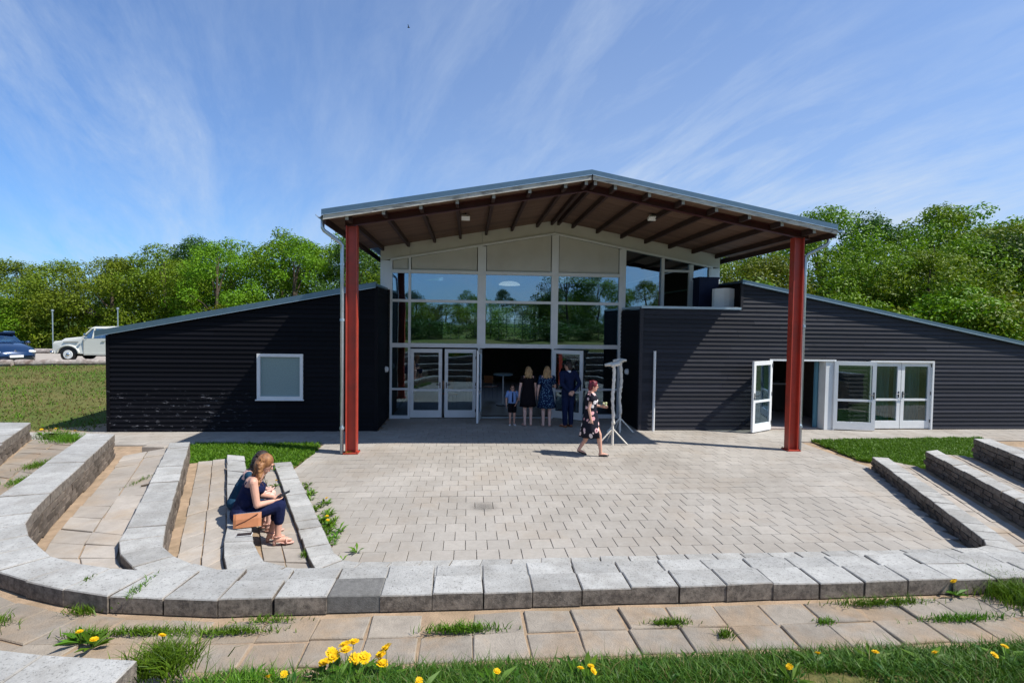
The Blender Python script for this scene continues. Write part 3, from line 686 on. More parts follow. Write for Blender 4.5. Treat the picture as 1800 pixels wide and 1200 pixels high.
# left wing window
m_ = MB(); 
for a in ((-5.44, -5.36, .84, 2.03), (-4.36, -4.28, .84, 2.03), (-5.36, -4.36, .84, .92), (-5.36, -4.36, 1.95, 2.03)): m_.box(a[0], a[1], YW-.055, YW+.08, a[2], a[3])
wf = m_.build('window', M['white'], hall); MB().box(-5.36, -4.36, YW+.0, YW+.012, .92, 1.95).build('pane', M['frost'], wf)
MB().box(-5.47, -4.25, YW-.085, YW-.056, .815, .845).build('sill', M['white'], wf)

# canopy roof
RY0 = 11.30; RX_L, RX_R = -3.0, 7.95+.02; C0 = 2.6
top = lambda x: 6.19-0.180*abs(x-C0)
for (xa, xb) in ((RX_L-.04, C0), (C0, RX_R+.24)):
    MB().prism_xz([(xa, top(xa)-.03), (xb, top(xb)-.03), (xb, top(xb)), (xa, top(xa))], RY0-.03, 28.2).build('roof_sheet', M['roofmetal'], hall)
    MB().prism_xz([(xa, top(xa)-.085), (xb, top(xb)-.085), (xb, top(xb)+.02), (xa, top(xa)+.02)], RY0-.045, RY0-.031).build('metal_edge', M['roofmetal'], hall)
    MB().prism_xz([(xa+.03, top(xa)-.19), (xb, top(xb)-.19), (xb, top(xb)-.075), (xa+.03, top(xa)-.075)], RY0-.03, RY0+.0).build('fascia_board', M['fascia'], hall)
    MB().prism_xz([(xa+.03, top(xa)-.098), (xb, top(xb)-.098), (xb, top(xb)-.086), (xa+.03, top(xa)-.086)], RY0-.05, RY0-.031).build('drip_edge', M['zinc'], hall)
# soffit boards run along x, one strip per 0.14 m
ys = np.arange(RY0+.01, YF-.04, 0.16)
for y0_ in ys:
    for (xa, xb) in ((RX_L, C0), (C0, RX_R+.18)):
        y1_ = min(y0_+.154, YF-.045)
        MB().prism_xz([(xa, soff(xa)), (xb, soff(xb)), (xb, soff(xb)+.02), (xa, soff(xa)+.02)], y0_, y1_).build('soffit_board', M['soffit'], hall)
px_ = [-2.54, -1.79, -1.02, -.26, .51, 1.28, 2.05, 2.50, 2.70, 3.14, 3.90, 4.66, 5.42, 6.18, 6.94, 7.70]
for x_ in px_:
    s_ = soff(x_)
    for (a, b, mt_) in ((RY0+.03, 11.74, M['purlin']), (11.86, YF-.045, M['purlin'])):
        MB().prism_xz([(x_-.035, s_-.125), (x_+.035, s_-.125), (x_+.035, s_-.004), (x_-.035, s_-.004)], a, b).build('purlin', mt_, hall)
    MB().prism_xz([(x_-.034, s_-.124), (x_+.034, s_-.124), (x_+.034, s_-.006), (x_-.034, s_-.006)], RY0+.022, RY0+.029).build('purlin_end', M['endgrain'], hall)
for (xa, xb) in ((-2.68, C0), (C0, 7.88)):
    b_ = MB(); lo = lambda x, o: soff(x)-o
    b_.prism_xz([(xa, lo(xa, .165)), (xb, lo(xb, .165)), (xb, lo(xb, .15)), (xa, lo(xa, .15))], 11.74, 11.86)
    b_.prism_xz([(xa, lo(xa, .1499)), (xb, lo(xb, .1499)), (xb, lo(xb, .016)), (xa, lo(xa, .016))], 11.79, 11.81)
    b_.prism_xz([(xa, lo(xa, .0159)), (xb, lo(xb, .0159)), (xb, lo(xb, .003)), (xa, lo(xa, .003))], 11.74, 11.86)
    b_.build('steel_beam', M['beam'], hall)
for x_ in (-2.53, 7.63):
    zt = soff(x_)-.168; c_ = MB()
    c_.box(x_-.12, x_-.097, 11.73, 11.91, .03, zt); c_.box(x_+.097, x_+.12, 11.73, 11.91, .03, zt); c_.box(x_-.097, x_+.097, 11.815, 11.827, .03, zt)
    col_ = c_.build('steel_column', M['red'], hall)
    MB().box(x_-.16, x_+.16, 11.68, 11.96, 0.004, .03).build('base_plate', M['red'], col_)
    for bx_ in (-.14, .14):
        for by_ in (11.70, 11.94): MB().tube([(x_+bx_, by_, .03), (x_+bx_, by_, .052)], .012, 6).build('bolt', M['handle'], col_)
for xa, xb in ((RX_L-.01, RX_L+.03), (RX_R+.19, RX_R+.23)):
    MB().box(xa, xb, RY0+.005, YF+3, soff(xa)-.13, soff(xa)+.015).build('verge_board', M['purlin'], hall)
# gutters and downpipes
for sx, gx_, pxx in ((-1, RX_L-.09, -2.72), (1, RX_R+.28, 7.82)):
    zg = top(gx_)-.08
    gm = MB(); n = 8; ring = []
    for yy in (RY0-.06, 28.0):
        ring.append([(gx_+.065*math.cos(math.pi+math.pi*k/(n-1)), yy, zg+.065*math.sin(math.pi+math.pi*k/(n-1))) for k in range(n)]+[(gx_+.058*math.cos(2*math.pi-math.pi*k/(n-1)), yy, zg+.058*math.sin(2*math.pi-math.pi*k/(n-1))) for k in range(n)])
    gm.loft(ring); gm.build('gutter', M['zinc'], hall)
    yy = 11.55 if sx < 0 else 11.62
    dp = MB().tube([(gx_, yy, zg-.05), (gx_, yy, zg-.22), (gx_-sx*.03, yy, zg-.28), (pxx+sx*.04, yy+.15, zg-.50), (pxx, yy+.17, zg-.56), (pxx, yy+.17, zg-.75), (pxx, yy+.17, .02)], .04, 10)
    d_ = dp.build('downpipe', M['zinc'], hall, smooth=True)
    for zc in (.55, 2.9, 4.1): MB().tube([(pxx, yy+.17, zc), (pxx, yy+.17, zc+.05)], .05, 10).build('pipe_bracket', M['zinc'], d_)
# interior shell
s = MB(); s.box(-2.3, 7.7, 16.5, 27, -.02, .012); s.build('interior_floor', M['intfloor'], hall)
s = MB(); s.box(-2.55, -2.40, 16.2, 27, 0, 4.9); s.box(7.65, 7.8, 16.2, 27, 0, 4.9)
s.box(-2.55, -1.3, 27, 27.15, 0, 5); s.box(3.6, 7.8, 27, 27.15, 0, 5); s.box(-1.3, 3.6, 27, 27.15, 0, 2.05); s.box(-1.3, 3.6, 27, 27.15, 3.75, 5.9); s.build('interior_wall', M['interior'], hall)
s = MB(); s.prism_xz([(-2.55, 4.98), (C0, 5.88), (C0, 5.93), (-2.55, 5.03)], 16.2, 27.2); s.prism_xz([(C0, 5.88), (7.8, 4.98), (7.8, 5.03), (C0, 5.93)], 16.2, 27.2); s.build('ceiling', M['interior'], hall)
bwin = MB()
for i in range(13): bwin.box(-1.3+i*.408-.02, -1.3+i*.408+.02, 27.0, 27.1, 2.05, 3.75)
for j in range(6): bwin.box(-1.3, 3.6, 27.02, 27.08, 2.05+j*.34-.015, 2.05+j*.34+.015)
bwin.build('rear_window', M['white'], hall)
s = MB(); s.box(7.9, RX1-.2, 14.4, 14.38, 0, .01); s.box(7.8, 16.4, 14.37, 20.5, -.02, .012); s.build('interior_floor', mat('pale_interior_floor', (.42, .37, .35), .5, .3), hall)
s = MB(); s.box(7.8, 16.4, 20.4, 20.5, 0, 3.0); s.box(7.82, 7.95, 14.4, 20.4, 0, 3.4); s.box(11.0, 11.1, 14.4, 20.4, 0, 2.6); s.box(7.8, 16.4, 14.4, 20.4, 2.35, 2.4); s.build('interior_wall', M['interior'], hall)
# curtains behind the closed pair and at the open doorway
def curtain(x0, x1, y0, z0, z1, name='curtain'):
    c_ = MB(); n = int((x1-x0)/.022); pts = [(x0+(x1-x0)*i/n, y0+.03*math.sin(i*1.15)+.012*math.sin(i*.43)) for i in range(n+1)]
    vs = [(x, y_, z0) for x, y_ in pts]+[(x, y_, z1) for x, y_ in pts]; c_.add(vs, [(i, i+1, n+2+i, n+1+i) for i in range(n)]); return c_.build(name, M['curtain'], hall, smooth=True)
curtain(11.5, 12.35, 14.55, .02, 1.97); curtain(12.5, 13.3, 14.55, .02, 1.97); curtain(9.95, 10.12, 14.45, .02, 1.97)
# floodlights, wall lamps
for x_, y_, z_ in ((-.09, 13.0, soff(-.09)), (4.56, 13.0, soff(4.56))):
    fl = MB(); fl.box(x_-.02, x_+.02, y_-.02, y_+.02, z_-.06, z_-.001); f_ = fl.build('floodlight', M['black'], hall); q = MB(); q.add([(x_-.1, y_-.10, z_-.10), (x_+.1, y_-.10, z_-.10), (x_+.1, y_+.06, z_-.17), (x_-.1, y_+.06, z_-.17), (x_-.1, y_-.06, z_-.055), (x_+.1, y_-.06, z_-.055), (x_+.1, y_+.09, z_-.11), (x_-.1, y_+.09, z_-.11)], [(0,3,2,1),(4,5,6,7),(0,1,5,4),(1,2,6,5),(2,3,7,6),(3,0,4,7)]); q.build('lamp_housing', M['white'], f_)
for x_, y_, s_ in ((LX1+.03, 15.48, 1), (RX0-.03, 15.19, -1)):
    l_ = MB().tube([(x_, y_, 1.53), (x_+s_*.03, y_, 1.53)], .09, 14).build('wall_lamp', M['white'], hall)
    MB().ellip((x_+s_*.045, y_, 1.53), (.05, .085, .085), seg=14).build('lamp_globe', M['white'], l_, smooth=True)

# ================================================================== TREES
def leaves(centers, radii, per, size, seed, squash=0.75):
    rg = np.random.default_rng(seed); V = []; T = []
    for (c, r_) in zip(centers, radii):
        n = int(per*r_*r_); d = rg.normal(size=(n, 3)); d /= np.linalg.norm(d, axis=1)[:, None]
        rad = r_*(rg.uniform(0.35, 1.0, n)**0.45)*(1+0.18*rg.normal(size=n)*0.6)
        p = c+d*rad[:, None]*np.array([1, 1, squash])
        nrm = d*0.55+rg.normal(size=(n, 3))*0.45+np.array([0, 0, .35]); nrm /= np.linalg.norm(nrm, axis=1)[:, None]
        a = np.cross(nrm, rg.normal(size=(n, 3))); a /= np.linalg.norm(a, axis=1)[:, None]; b = np.cross(nrm, a)
        s_ = size*rg.uniform(.6, 1.35, n)[:, None]
        V.append(np.stack([p-a*s_, p-b*s_*.5+nrm*s_*.12, p+a*s_, p+b*s_*.5+nrm*s_*.12], 1)); T.append(np.clip(rg.normal(.5, .25, n), 0, 1))
    V = np.concatenate(V).reshape(-1, 3); F = np.arange(len(V)).reshape(-1, 4); return V, F, np.concatenate(T)
def tree_proto(seed, h, wd, mt, trunk=0.22, low=0.15, n=46, size=.095, conic=False, per=300):
    rg = np.random.default_rng(seed); cs = []; rs = []
    for i in range(n):
        t = rg.uniform(low, 1.0); prof = math.sin(math.pi*min(1, (t-low)/(1-low)*.86+.14))**.6 if not conic else (1-(t-low)/(1-low))*.95+.08
        an = rg.uniform(0, 2*math.pi); rad = wd/2*prof*rg.uniform(.25, 1.0)**.6
        r_ = rg.uniform(.09, .17)*wd*(.8 if t > .85 else 1)
        cs.append(np.array([math.cos(an)*rad, math.sin(an)*rad, h*t-r_*.4])); rs.append(r_)
    V, F, T = leaves(cs, rs, per, size, seed)
    crown = npmesh('crown', V, F, mt, T)
    tm = MB(); tm.tube([(0, 0, -.3), (.05, 0, h*.3), (-.05, .05, h*.6), (0, 0, h*.85)], [trunk, trunk*.8, trunk*.45, trunk*.12], 7)
    for i in range(7):
        c = cs[i*3]; z0 = c[2]*.55; tm.tube([(0, 0, z0), tuple(c*np.array([.5, .5, .85])), tuple(c)], [trunk*.4, trunk*.22, trunk*.08], 5)
    return crown, tm.mesh('trunk', M['bark'])
PROT = {'A': tree_proto(1, 9.0, 8.5, M['leafA'], n=60), 'B': tree_proto(2, 8.0, 8.8, M['leafB'], n=62), 'C': tree_proto(3, 10.0, 8.0, M['leafC'], n=56), 'D': tree_proto(4, 10.5, 7.4, M['leafA'], n=62, low=.05), 'E': tree_proto(5, 9.0, 5.0, M['leafC'], conic=True, n=50, low=.08),
        'U': tree_proto(9, 4.0, 6.0, M['leafC'], n=44, low=.02, trunk=.08, per=200, size=.12), 'S': tree_proto(6, 4.0, 5.4, M['leafA'], n=44, low=.02, trunk=.08, per=420, size=.085), 'T': tree_proto(8, 3.6, 5.0, M['leafB'], n=44, low=.02, trunk=.08, per=420, size=.085)}
PH = {'A': 9.0, 'B': 8.0, 'C': 10., 'D': 10.5, 'E': 9.0, 'U': 4.0, 'S': 4.0, 'T': 3.6}
KIND = {'A': ('broadleaf_tree', 'bright green broadleaf tree'), 'B': ('broadleaf_tree', 'yellowish olive green round-crowned tree'), 'C': ('broadleaf_tree', 'dark green broadleaf tree'), 'D': ('broadleaf_tree', 'tall fresh green broadleaf tree'),
        'E': ('conifer', 'dark pointed conifer'), 'U': ('bush', 'dark green bush'), 'S': ('bush', 'fresh green bush'), 'T': ('bush', 'olive green bush')}
def tree(k, x, y, h, where, group, sc=1.0, z=None):
    nm, ds = KIND[k]; z = gz(x, y) if z is None else z
    o = empty(nm, (x, y, z), ds+' '+where, 'bush' if k in 'STU' else 'tree', group, rz=random.uniform(0, 6.28))
    s_ = h/PH[k]; s_ *= .93; o.scale = (s_*sc*1.05, s_*sc*1.05, s_)
    link('crown', PROT[k][0], o); link('trunk', PROT[k][1], o)
    return o
LEFT = [('B', -47, 47, 7.3), ('C', -45, 53, 8.7), ('B', -41.5, 46, 6.6), ('E', -42, 55, 7.6), ('B', -37.5, 47.5, 7.5), ('C', -35, 56, 8.6), ('B', -33, 46, 7.4), ('A', -29.5, 51, 8.2), ('B', -28.5, 45, 7.7), ('C', -30, 58, 9.6),
        ('A', -25, 46, 9.0), ('C', -26.5, 54, 10.8), ('A', -21.5, 50, 10.2), ('D', -20, 44, 9.2), ('A', -17, 50, 11.3), ('D', -14.5, 45.5, 10.2), ('A', -12, 51, 11.2), ('C', -9.5, 46, 10.2), ('A', -6.5, 49, 10.0), ('D', -3, 46, 9.6), ('A', 1, 48, 9), ('C', 6, 48, 9), ('A', 11, 46, 9.5)]
wh = ['at the far left edge', 'left of the first lamp post', 'behind the first lamp post', 'rising behind the blue car', 'between the car park lamp posts', 'behind the pickup truck', 'above the pickup cab', 'behind the second lamp post', 'over the low end of the left wing roof', 'above the left wing roof', 'behind the middle of the left wing', 'near the left canopy downpipe', 'between downpipe and gable wall']
used = {}
def uniq(s_):
    used[s_] = used.get(s_, 0)+1
    return s_ if used[s_] == 1 else s_+[', set further back', ', nearer the camera', ', lower crown', ', farthest of its row'][min(3, used[s_]-2)]
for i, (k, x, y, h) in enumerate(LEFT):
    f_ = (x/y); j = 0 if f_ < -.96 else 1 if f_ < -.90 else 2 if f_ < -.82 else 3 if f_ < -.77 else 4 if f_ < -.70 else 5 if f_ < -.64 else 6 if f_ < -.6 else 7 if f_ < -.54 else 8 if f_ < -.45 else 9 if f_ < -.38 else 10 if f_ < -.3 else 11 if f_ < -.2 else 12
    t_ = uniq(KIND[k][1]+' '+(wh[j] if f_ < -.1 else 'hidden behind the hall'))
    o = tree(k, x, y, h, '', 'trees behind the car park'); o['label'] = t_
for i in range(15):
    x = -46+i*2.9; k = 'ST'[i % 2]; o = tree(k, x+random.uniform(-.6, .6), 44.3+random.uniform(-.8, .8), random.uniform(3.2, 5), 'in the undergrowth row behind the car park', 'bushes behind the car park')
RIGHT = [('A', 15, 34, 8.4), ('D', 18.5, 37, 10.2), ('B', 18, 31, 7.6), ('A', 21.5, 33, 9.4), ('D', 25, 35.5, 12.3), ('A', 23.5, 29.5, 8.4), ('C', 28.5, 36, 11.8), ('A', 29, 31, 10.2), ('B', 26, 28, 7.9), ('D', 32.5, 35, 12.6), ('C', 31.5, 29, 9.2), ('B', 34, 31.5, 10.2), ('A', 37, 36, 12.8), ('C', 38, 31, 11.0), ('B', 35, 27.5, 8.8), ('D', 41.5, 36, 12.6), ('C', 42, 31, 10.5), ('A', 41, 27, 9), ('C', 47, 35, 12), ('E', 21.5, 39, 11.2), ('A', 13, 39, 9.5)]
for (k, x, y, h) in RIGHT:
    f_ = x/y; w_ = 'left of the right red column' if f_ < .55 else 'just right of the right downpipe' if f_ < .74 else 'above the middle of the right wing roof' if f_ < .92 else 'above the low right roof end' if f_ < 1.1 else 'at the right edge of the photo'
    o = tree(k, x, y, h, '', 'trees behind the right wing', z=.0); o['label'] = uniq(KIND[k][1]+' '+w_)
for i in range(12):
    x = 14+i*2.8; o = tree('ST'[i % 2], x, 25.5+random.uniform(-.5, .5)+(x-14)*.02, random.uniform(3.6, 5.4), 'filling in behind the right wing roof', 'bushes behind the right wing', z=.2)
for i, (k, x, y, h) in enumerate([('C', 10.5, -24, 9), ('A', 15, -28, 7.5), ('B', 22, -32, 7), ('C', -8, -48, 6), ('B', -16, -40, 6), ('A', 0, -55, 6), ('C', 6, -58, 6.5), ('B', 30, -30, 8), ('A', 38, -36, 9), ('C', -26, -44, 7), ('A', -36, -40, 8), ('B', 14, -52, 7)]):
    tree(k, x, y, h, 'behind the camera, seen only as a reflection in the glass', 'trees mirrored in the hall windows')
for i in range(34): tree(random.choice('ABCC'), -62+i*4.3+random.uniform(-1, 1), -34-6*math.sin(i*.8)+random.uniform(-3, 3), random.uniform(3.0, 4.6), 'behind the camera, mirrored in the hall windows', 'low trees mirrored in the hall windows', sc=1.5)
for i in range(30): tree('U', -42+i*3.0+random.uniform(-.6, .6), -13.5+random.uniform(-1.5, 1.5), random.uniform(1.5, 2.3), 'in the low hedge behind the camera', 'hedge mirrored in the hall windows', sc=1.6)

# ================================================================== GRASS AND WEEDS
def blades(pts, h, wdt, seed, lean=.5):
    """pts (n,3); tapering two-segment blades"""
    rg = np.random.default_rng(seed); n = len(pts); a = rg.uniform(0, 2*np.pi, n); hh = h*rg.uniform(.5, 1.25, n)
    dx = np.stack([np.cos(a), np.sin(a), np.zeros(n)], 1); l = rg.normal(size=(n, 2))*lean; ld = np.stack([l[:, 0], l[:, 1], np.zeros(n)], 1)
    w_ = (wdt*rg.uniform(.7, 1.3, n))[:, None]; up = np.array([0, 0, 1.0])
    m_ = pts+up*(hh*.55)[:, None]+ld*(hh*.35)[:, None]; t_ = pts+up*(hh*.9)[:, None]+ld*hh[:, None]
    V = np.stack([pts-dx*w_, pts+dx*w_, m_+dx*w_*.8, m_-dx*w_*.8, t_], 1).reshape(-1, 3); b = np.arange(n)*5
    F = [] ; Q = np.stack([b, b+1, b+2, b+3], 1); T = np.stack([b+3, b+2, b+4, b+4], 1)
    # store as quads; tips use a tiny quad
    V2 = V.reshape(n, 5, 3); tip = V2[:, 4]; V = np.concatenate([V2[:, :4], (tip-dx*w_*.1)[:, None], (tip+dx*w_*.1)[:, None]], 1).reshape(-1, 3); b = np.arange(n)*6
    F = np.concatenate([np.stack([b, b+1, b+2, b+3], 1), np.stack([b+3, b+2, b+5, b+4], 1)])
    tn = np.clip(rg.normal(.45, .28, n), 0, 1); return V, F, np.concatenate([tn, tn])
def grass_obj(name, pts, h, wdt, seed, label, mt='blade', lean=.5, cat='grass', kind='stuff'):
    V, F, T = blades(np.asarray(pts), h, wdt, seed, lean); o = link(name, npmesh(name, V, F, M[mt], T)); return props(o, label, cat, None, kind)
def fnoise(x, y, s_=1.0): return np.sin(x*1.7*s_+1.3*np.sin(y*2.1*s_))*np.cos(y*1.9*s_+1.1*np.sin(x*1.3*s_+2))
def scatter_poly(poly, n, zf, seed, edge=.08):
    rg = np.random.default_rng(seed); P = np.array(poly); lo, hi = P.min(0), P.max(0); x = rg.uniform(lo[0]-edge, hi[0]+edge, n); y = rg.uniform(lo[1]-edge, hi[1]+edge, n)
    wob = edge*fnoise(x, y, 5); k = inside(x+wob, y+wob*.7, [Vector(p) for p in poly]); x, y = x[k], y[k]; return np.stack([x, y, zf(x, y)], 1)
GL = [(-6.35, 12.72), (-3.45, 12.72), (-3.32, 11.7), (-3.4, 10.35), (-3.7, 10.25), (-4.3, 10.15), (-5.0, 9.9), (-6.0, 11.3)]
GRR = [(8.75, 12.75), (13.6, 12.95), (12.6, 10.6), (10.3, 9.6), (9.0, 10.4), (8.6, 10.9)]
for nm, poly in (('lawn', GL), ('lawn', GRR)):
    mb = MB(); mb.add([(x, y_, .004) for x, y_ in poly], [tuple(range(len(poly)-1, -1, -1))]); o = mb.build(nm, M['ground']); o['kind'] = 'structure'
grass_obj('grass', scatter_poly(GL, 22000, lambda x, y_: x*0+.004, 11), .075, .008, 1, 'short green lawn grass between the seat walls and the left wing')
grass_obj('grass', scatter_poly(GRR, 60000, lambda x, y_: x*0+.004, 12), .075, .008, 2, 'short green lawn grass between the right seat walls and the right wing')
def rosette(mb, c, n, l, rg_, up=.5):
    for i in range(n):
        a = rg_.uniform(0, 2*math.pi); L_ = l*rg_.uniform(.6, 1.2); d = Vector((math.cos(a), math.sin(a), 0)); s_ = Vector((-d.y, d.x, 0)); e = rg_.uniform(.3, 1.0)*up
        p0 = Vector(c); p1 = p0+d*L_*.5+Vector((0, 0, L_*.5*e*1.3)); p2 = p0+d*L_+Vector((0, 0, L_*e*.8)); w1 = L_*.13
        mb.add([p0, p1-s_*w1, p2, p1+s_*w1], [(0, 1, 2, 3)])
# foreground grass
rg = np.random.default_rng(5); n = 150000; x = rg.uniform(-2.2, 7.0, n); y = rg.uniform(1.6, 3.12, n)
edge = 2.93+.05*fnoise(x, y*0, 2.2)+.035*fnoise(x, y*0+3, 7)-np.where(x < -1.2, (-1.2-x)*.55, 0)
bare = (np.hypot((x+.95), (y-2.72)*1.4) < .26+.07*fnoise(x, y, 6)) | (np.hypot((x-1.75)*.8, (y-2.38)) < .14+.05*fnoise(x, y, 9))
k = (y < edge) & ~(bare & (rg.random(n) < .95)) & (rg.random(n) < .6+.4*fnoise(x, y, 3)+.25)
pts = np.stack([x[k], y[k], ground_z(x[k][None], y[k][None])[0]], 1)
grass_obj('grass', pts, .060, .0026, 3, 'dense green foreground grass bank along the bottom of the photo', mt='lush', lean=.65)
k2 = rg.random(len(pts)) < .035; grass_obj('dry_grass', pts[k2], .07, .0022, 4, 'pale dry blades scattered through the foreground grass', 'dry', .8)
mb = MB(); rr_ = random.Random(4)
for i in range(150):
    x_ = rr_.uniform(-1.3, 4.2); y_ = rr_.uniform(2.35, 2.9)
    rosette(mb, (x_, y_, gz(x_, y_)+.01), rr_.randint(6, 12), rr_.uniform(.03, .075), rr_, .7)
me = mb.mesh('broadleaf_weeds', M['lush']); a_ = me.attributes.new('tone', 'FLOAT', 'FACE'); a_.data.foreach_set('value', [rr_.random()*.35 for _ in me.polygons]); props(link('broadleaf_weeds', me), 'broad-leaved weeds mixed into the foreground grass bank', 'weeds', None, 'stuff')
# tall clump at lower left, right edge clump
def clump(cx, cy, rx, ry, n, h, seed, label, z=None, wdt=.003, lean=.55, mt='blade', name='grass_tuft', group='weeds in the paving joints'):
    rg = np.random.default_rng(seed); p = rg.normal(size=(n, 2))*np.array([rx, ry])*.5; x = cx+p[:, 0]; y_ = cy+p[:, 1]
    zz_ = np.full(n, z) if z is not None else ground_z(x[None], y_[None])[0]
    V, F, T = blades(np.stack([x, y_, zz_], 1), h, wdt, seed, lean); V[:, :] -= np.array([cx, cy, zz_.min()])
    o = link(name, npmesh(name, V, F, M[mt], T), None, (cx, cy, float(zz_.min()))); return props(o, label, 'grass tuft' if name == 'grass_tuft' else 'weed', group, 'stuff')
clump(-1.55, 2.80, .17, .13, 800, .125, 21, 'tall green grass clump at the end of the pale slabs, lower left', z=1.1)
clump(-1.05, 2.60, .20, .12, 800, .09, 22, 'grass clump between the bare patch and the dandelions', z=1.08)
clump(3.98, 3.45, .22, .22, 1500, .12, 23, 'dense dark grass clump on the path at the right edge', z=.97)
WEEDS = [(-2.28, 3.33, .12, .05, 260, .05, .97, 'low weed beside the lone dandelion on the path'), (-1.95, 3.36, .30, .035, 500, .045, .97, 'long strip of weeds in the path joint left of centre'), (-1.45, 3.33, .28, .03, 400, .045, .97, 'thin yellowish weed strip in the path joint'),
         (-2.5, 3.62, .10, .05, 160, .045, .97, 'small grass tuft close under the curved riser'), (-1.25, 3.45, .16, .03, 160, .04, .97, 'flat grass wisp under the riser left of the dark slab'), (-.02, 3.27, .22, .035, 520, .05, .97, 'leafy weed strip in the middle of the path'),
         (1.32, 3.27, .14, .03, 260, .04, .97, 'yellow green moss tuft in the path joint right of centre'), (1.62, 3.12, .05, .04, 120, .04, .97, 'tiny tuft in the slanted joint right of centre'), (2.35, 3.22, .08, .03, 130, .03, .97, 'small moss tuft further right on the path'), (2.9, 3.42, .35, .04, 520, .05, .97, 'weed strip along the path at far right'), (3.3, 3.2, .3, .04, 400, .045, .97, 'second weed strip along the path at far right'),
         (-2.20, 3.72, .03, .16, 90, .035, 1.07, 'weeds growing in a joint of the curved seat wall'), (-2.62, 3.85, .03, .10, 60, .03, 1.07, 'weeds in the second joint of the curved seat wall'), (-3.0, 3.5, .14, .1, 300, .06, .97, 'grass tuft at the left edge under the seat wall'),
         (-5.55, 7.3, .12, .25, 420, .05, .97, 'weed line between the outer path pavers at left'), (-5.2, 6.6, .1, .2, 300, .05, .97, 'lower weed line between the outer path pavers at left'), (-6.2, 8.75, .28, .16, 600, .10, .97, 'grass tuft at the end of the outermost seat wall'), (-6.7, 9.2, .3, .2, 600, .14, .9, 'tall weeds behind the outermost seat wall'),
         (-3.02, 7.9, .05, .3, 160, .03, .46, 'thin weed line in the joint of the second terrace'), (-4.35, 7.4, .05, .3, 120, .03, .73, 'thin weed line in the joint of the third terrace'), (-1.95, 5.7, .08, .06, 160, .05, .2, 'weed tuft at the corner of the lowest terrace'), (-1.85, 6.2, .06, .08, 120, .05, .2, 'little weed by the heel of the seated woman'),
         (-2.62, 11.75, .12, .05, 140, .06, .0, 'grass tuft at the foot of the left downpipe')]
for i, (cx, cy, rx, ry, n, h, z, lb) in enumerate(WEEDS): clump(cx, cy, rx, ry, n, h, 40+i, lb, z)
# sparse tufts over the brown slope
x = RNG.uniform(-32, -8, 26000); y = RNG.uniform(10.5, 28, 26000); k = (x < -8.4-(0 if True else 0)) & ~((x > -9.6) & (y > 12.6)) & (y < 27.3+(x+30)*.03); x, y = x[k], y[k]
grass_obj('grass', np.stack([x, y, ground_z(x[None], y[None])[0]], 1), .07, .015, 31, 'thin brownish grass on the slope left of the hall', 'dry', .7)
x = RNG.uniform(-32, -8, 26000); y = RNG.uniform(10.5, 28, 26000); k = ~((x > -9.6) & (y > 12.6)) & (fnoise(x, y, .8) > .0) & (y < 27.3+(x+30)*.03); x, y = x[k], y[k]
grass_obj('grass', np.stack([x, y, ground_z(x[None], y[None])[0]], 1), .08, .014, 32, 'patchy green grass on the slope left of the hall', 'blade', .6)

# leafy weeds along the patio edge
PW = [(-2.78, 9.4), (-2.52, 8.9), (-2.28, 8.35), (-2.05, 7.85), (-1.9, 7.5), (-1.72, 7.15), (-1.38, 6.45), (-1.15, 6.05)]
for i, (x_, y_) in enumerate(PW):
    mb = MB()
    for q in range(13 if i != 6 else 3): rosette(mb, (random.uniform(-.07, .07)-.04, random.uniform(-.26, .26), 0), 9, random.uniform(.05, .12), random, 1.0)
    me = mb.mesh('leafy_weed', M['blade']); a = me.attributes.new('tone', 'FLOAT', 'FACE'); a.data.foreach_set('value', [random.random() for _ in me.polygons])
    o = link('leafy_weed', me, None, (x_, y_, .0)); props(o, ['leafy weed at the far end of the patio edge', 'leafy weed second from the far end of the patio edge', 'broad leafy weed beside the innermost wall', 'tall leafy weed midway along the patio edge', 'leafy weed with small dandelions near it', 'spreading leafy weed below the middle of the patio edge', 'small weed low on the patio edge', 'leafy weed at the near corner of the patio'][i], 'weed', 'weeds along the patio edge', 'stuff')

# dandelions
def dandelion_mesh(seed, r_=.020):
    rg_ = random.Random(seed); hd = MB()
    for ring, (rr_, tilt, n) in enumerate(((1.0, .15, 18), (.75, .5, 14), (.45, .9, 10), (.2, 1.3, 6))):
        for i in range(n):
            a = 2*math.pi*i/n+rg_.uniform(-.1, .1)+ring*.2; d = Vector((math.cos(a), math.sin(a), 0)); s_ = Vector((-d.y, d.x, 0)); L_ = r_*rr_*rg_.uniform(.9, 1.1)
            e = d*math.cos(tilt)+Vector((0, 0, math.sin(tilt))); w_ = r_*.13
            hd.add([-s_*w_*.6, e*L_-s_*w_, e*L_+s_*w_, s_*w_*.6], [(0, 1, 2, 3)])
    hd.ellip((0, 0, 0), (r_*.45, r_*.45, r_*.35), seg=8, rings=4); return hd
HM = [dandelion_mesh(i).mesh('flower_head', M['yellow']) for i in range(3)]
def dandelion(x_, y_, z_, h, label, group=None, sc=1.0, leafy=True):
    root = empty('dandelion', (x_, y_, z_), label, 'dandelion', group)
    lx, ly = random.uniform(-.02, .02), random.uniform(-.02, .01)
    MB().tube([(0, 0, 0), (lx*.4, ly*.4, h*.6), (lx, ly, h)], [.0022, .002, .0018], 5).build('stem', M['stem'], root, local=True)
    o = link('flower_head', random.choice(HM), root, (lx, ly, h+.004)); o.rotation_euler = (random.uniform(-.1, .7), random.uniform(-.3, .3), random.uniform(0, 6)); o.scale = (sc,)*3
    if leafy:
        mb = MB(); rosette(mb, (0, 0, .003), 12, .12, random, .6); me = mb.mesh('leaf_rosette', M['blade']); a = me.attributes.new('tone', 'FLOAT', 'FACE'); a.data.foreach_set('value', [random.random()*.6 for _ in me.polygons]); link('leaf_rosette', me, root)
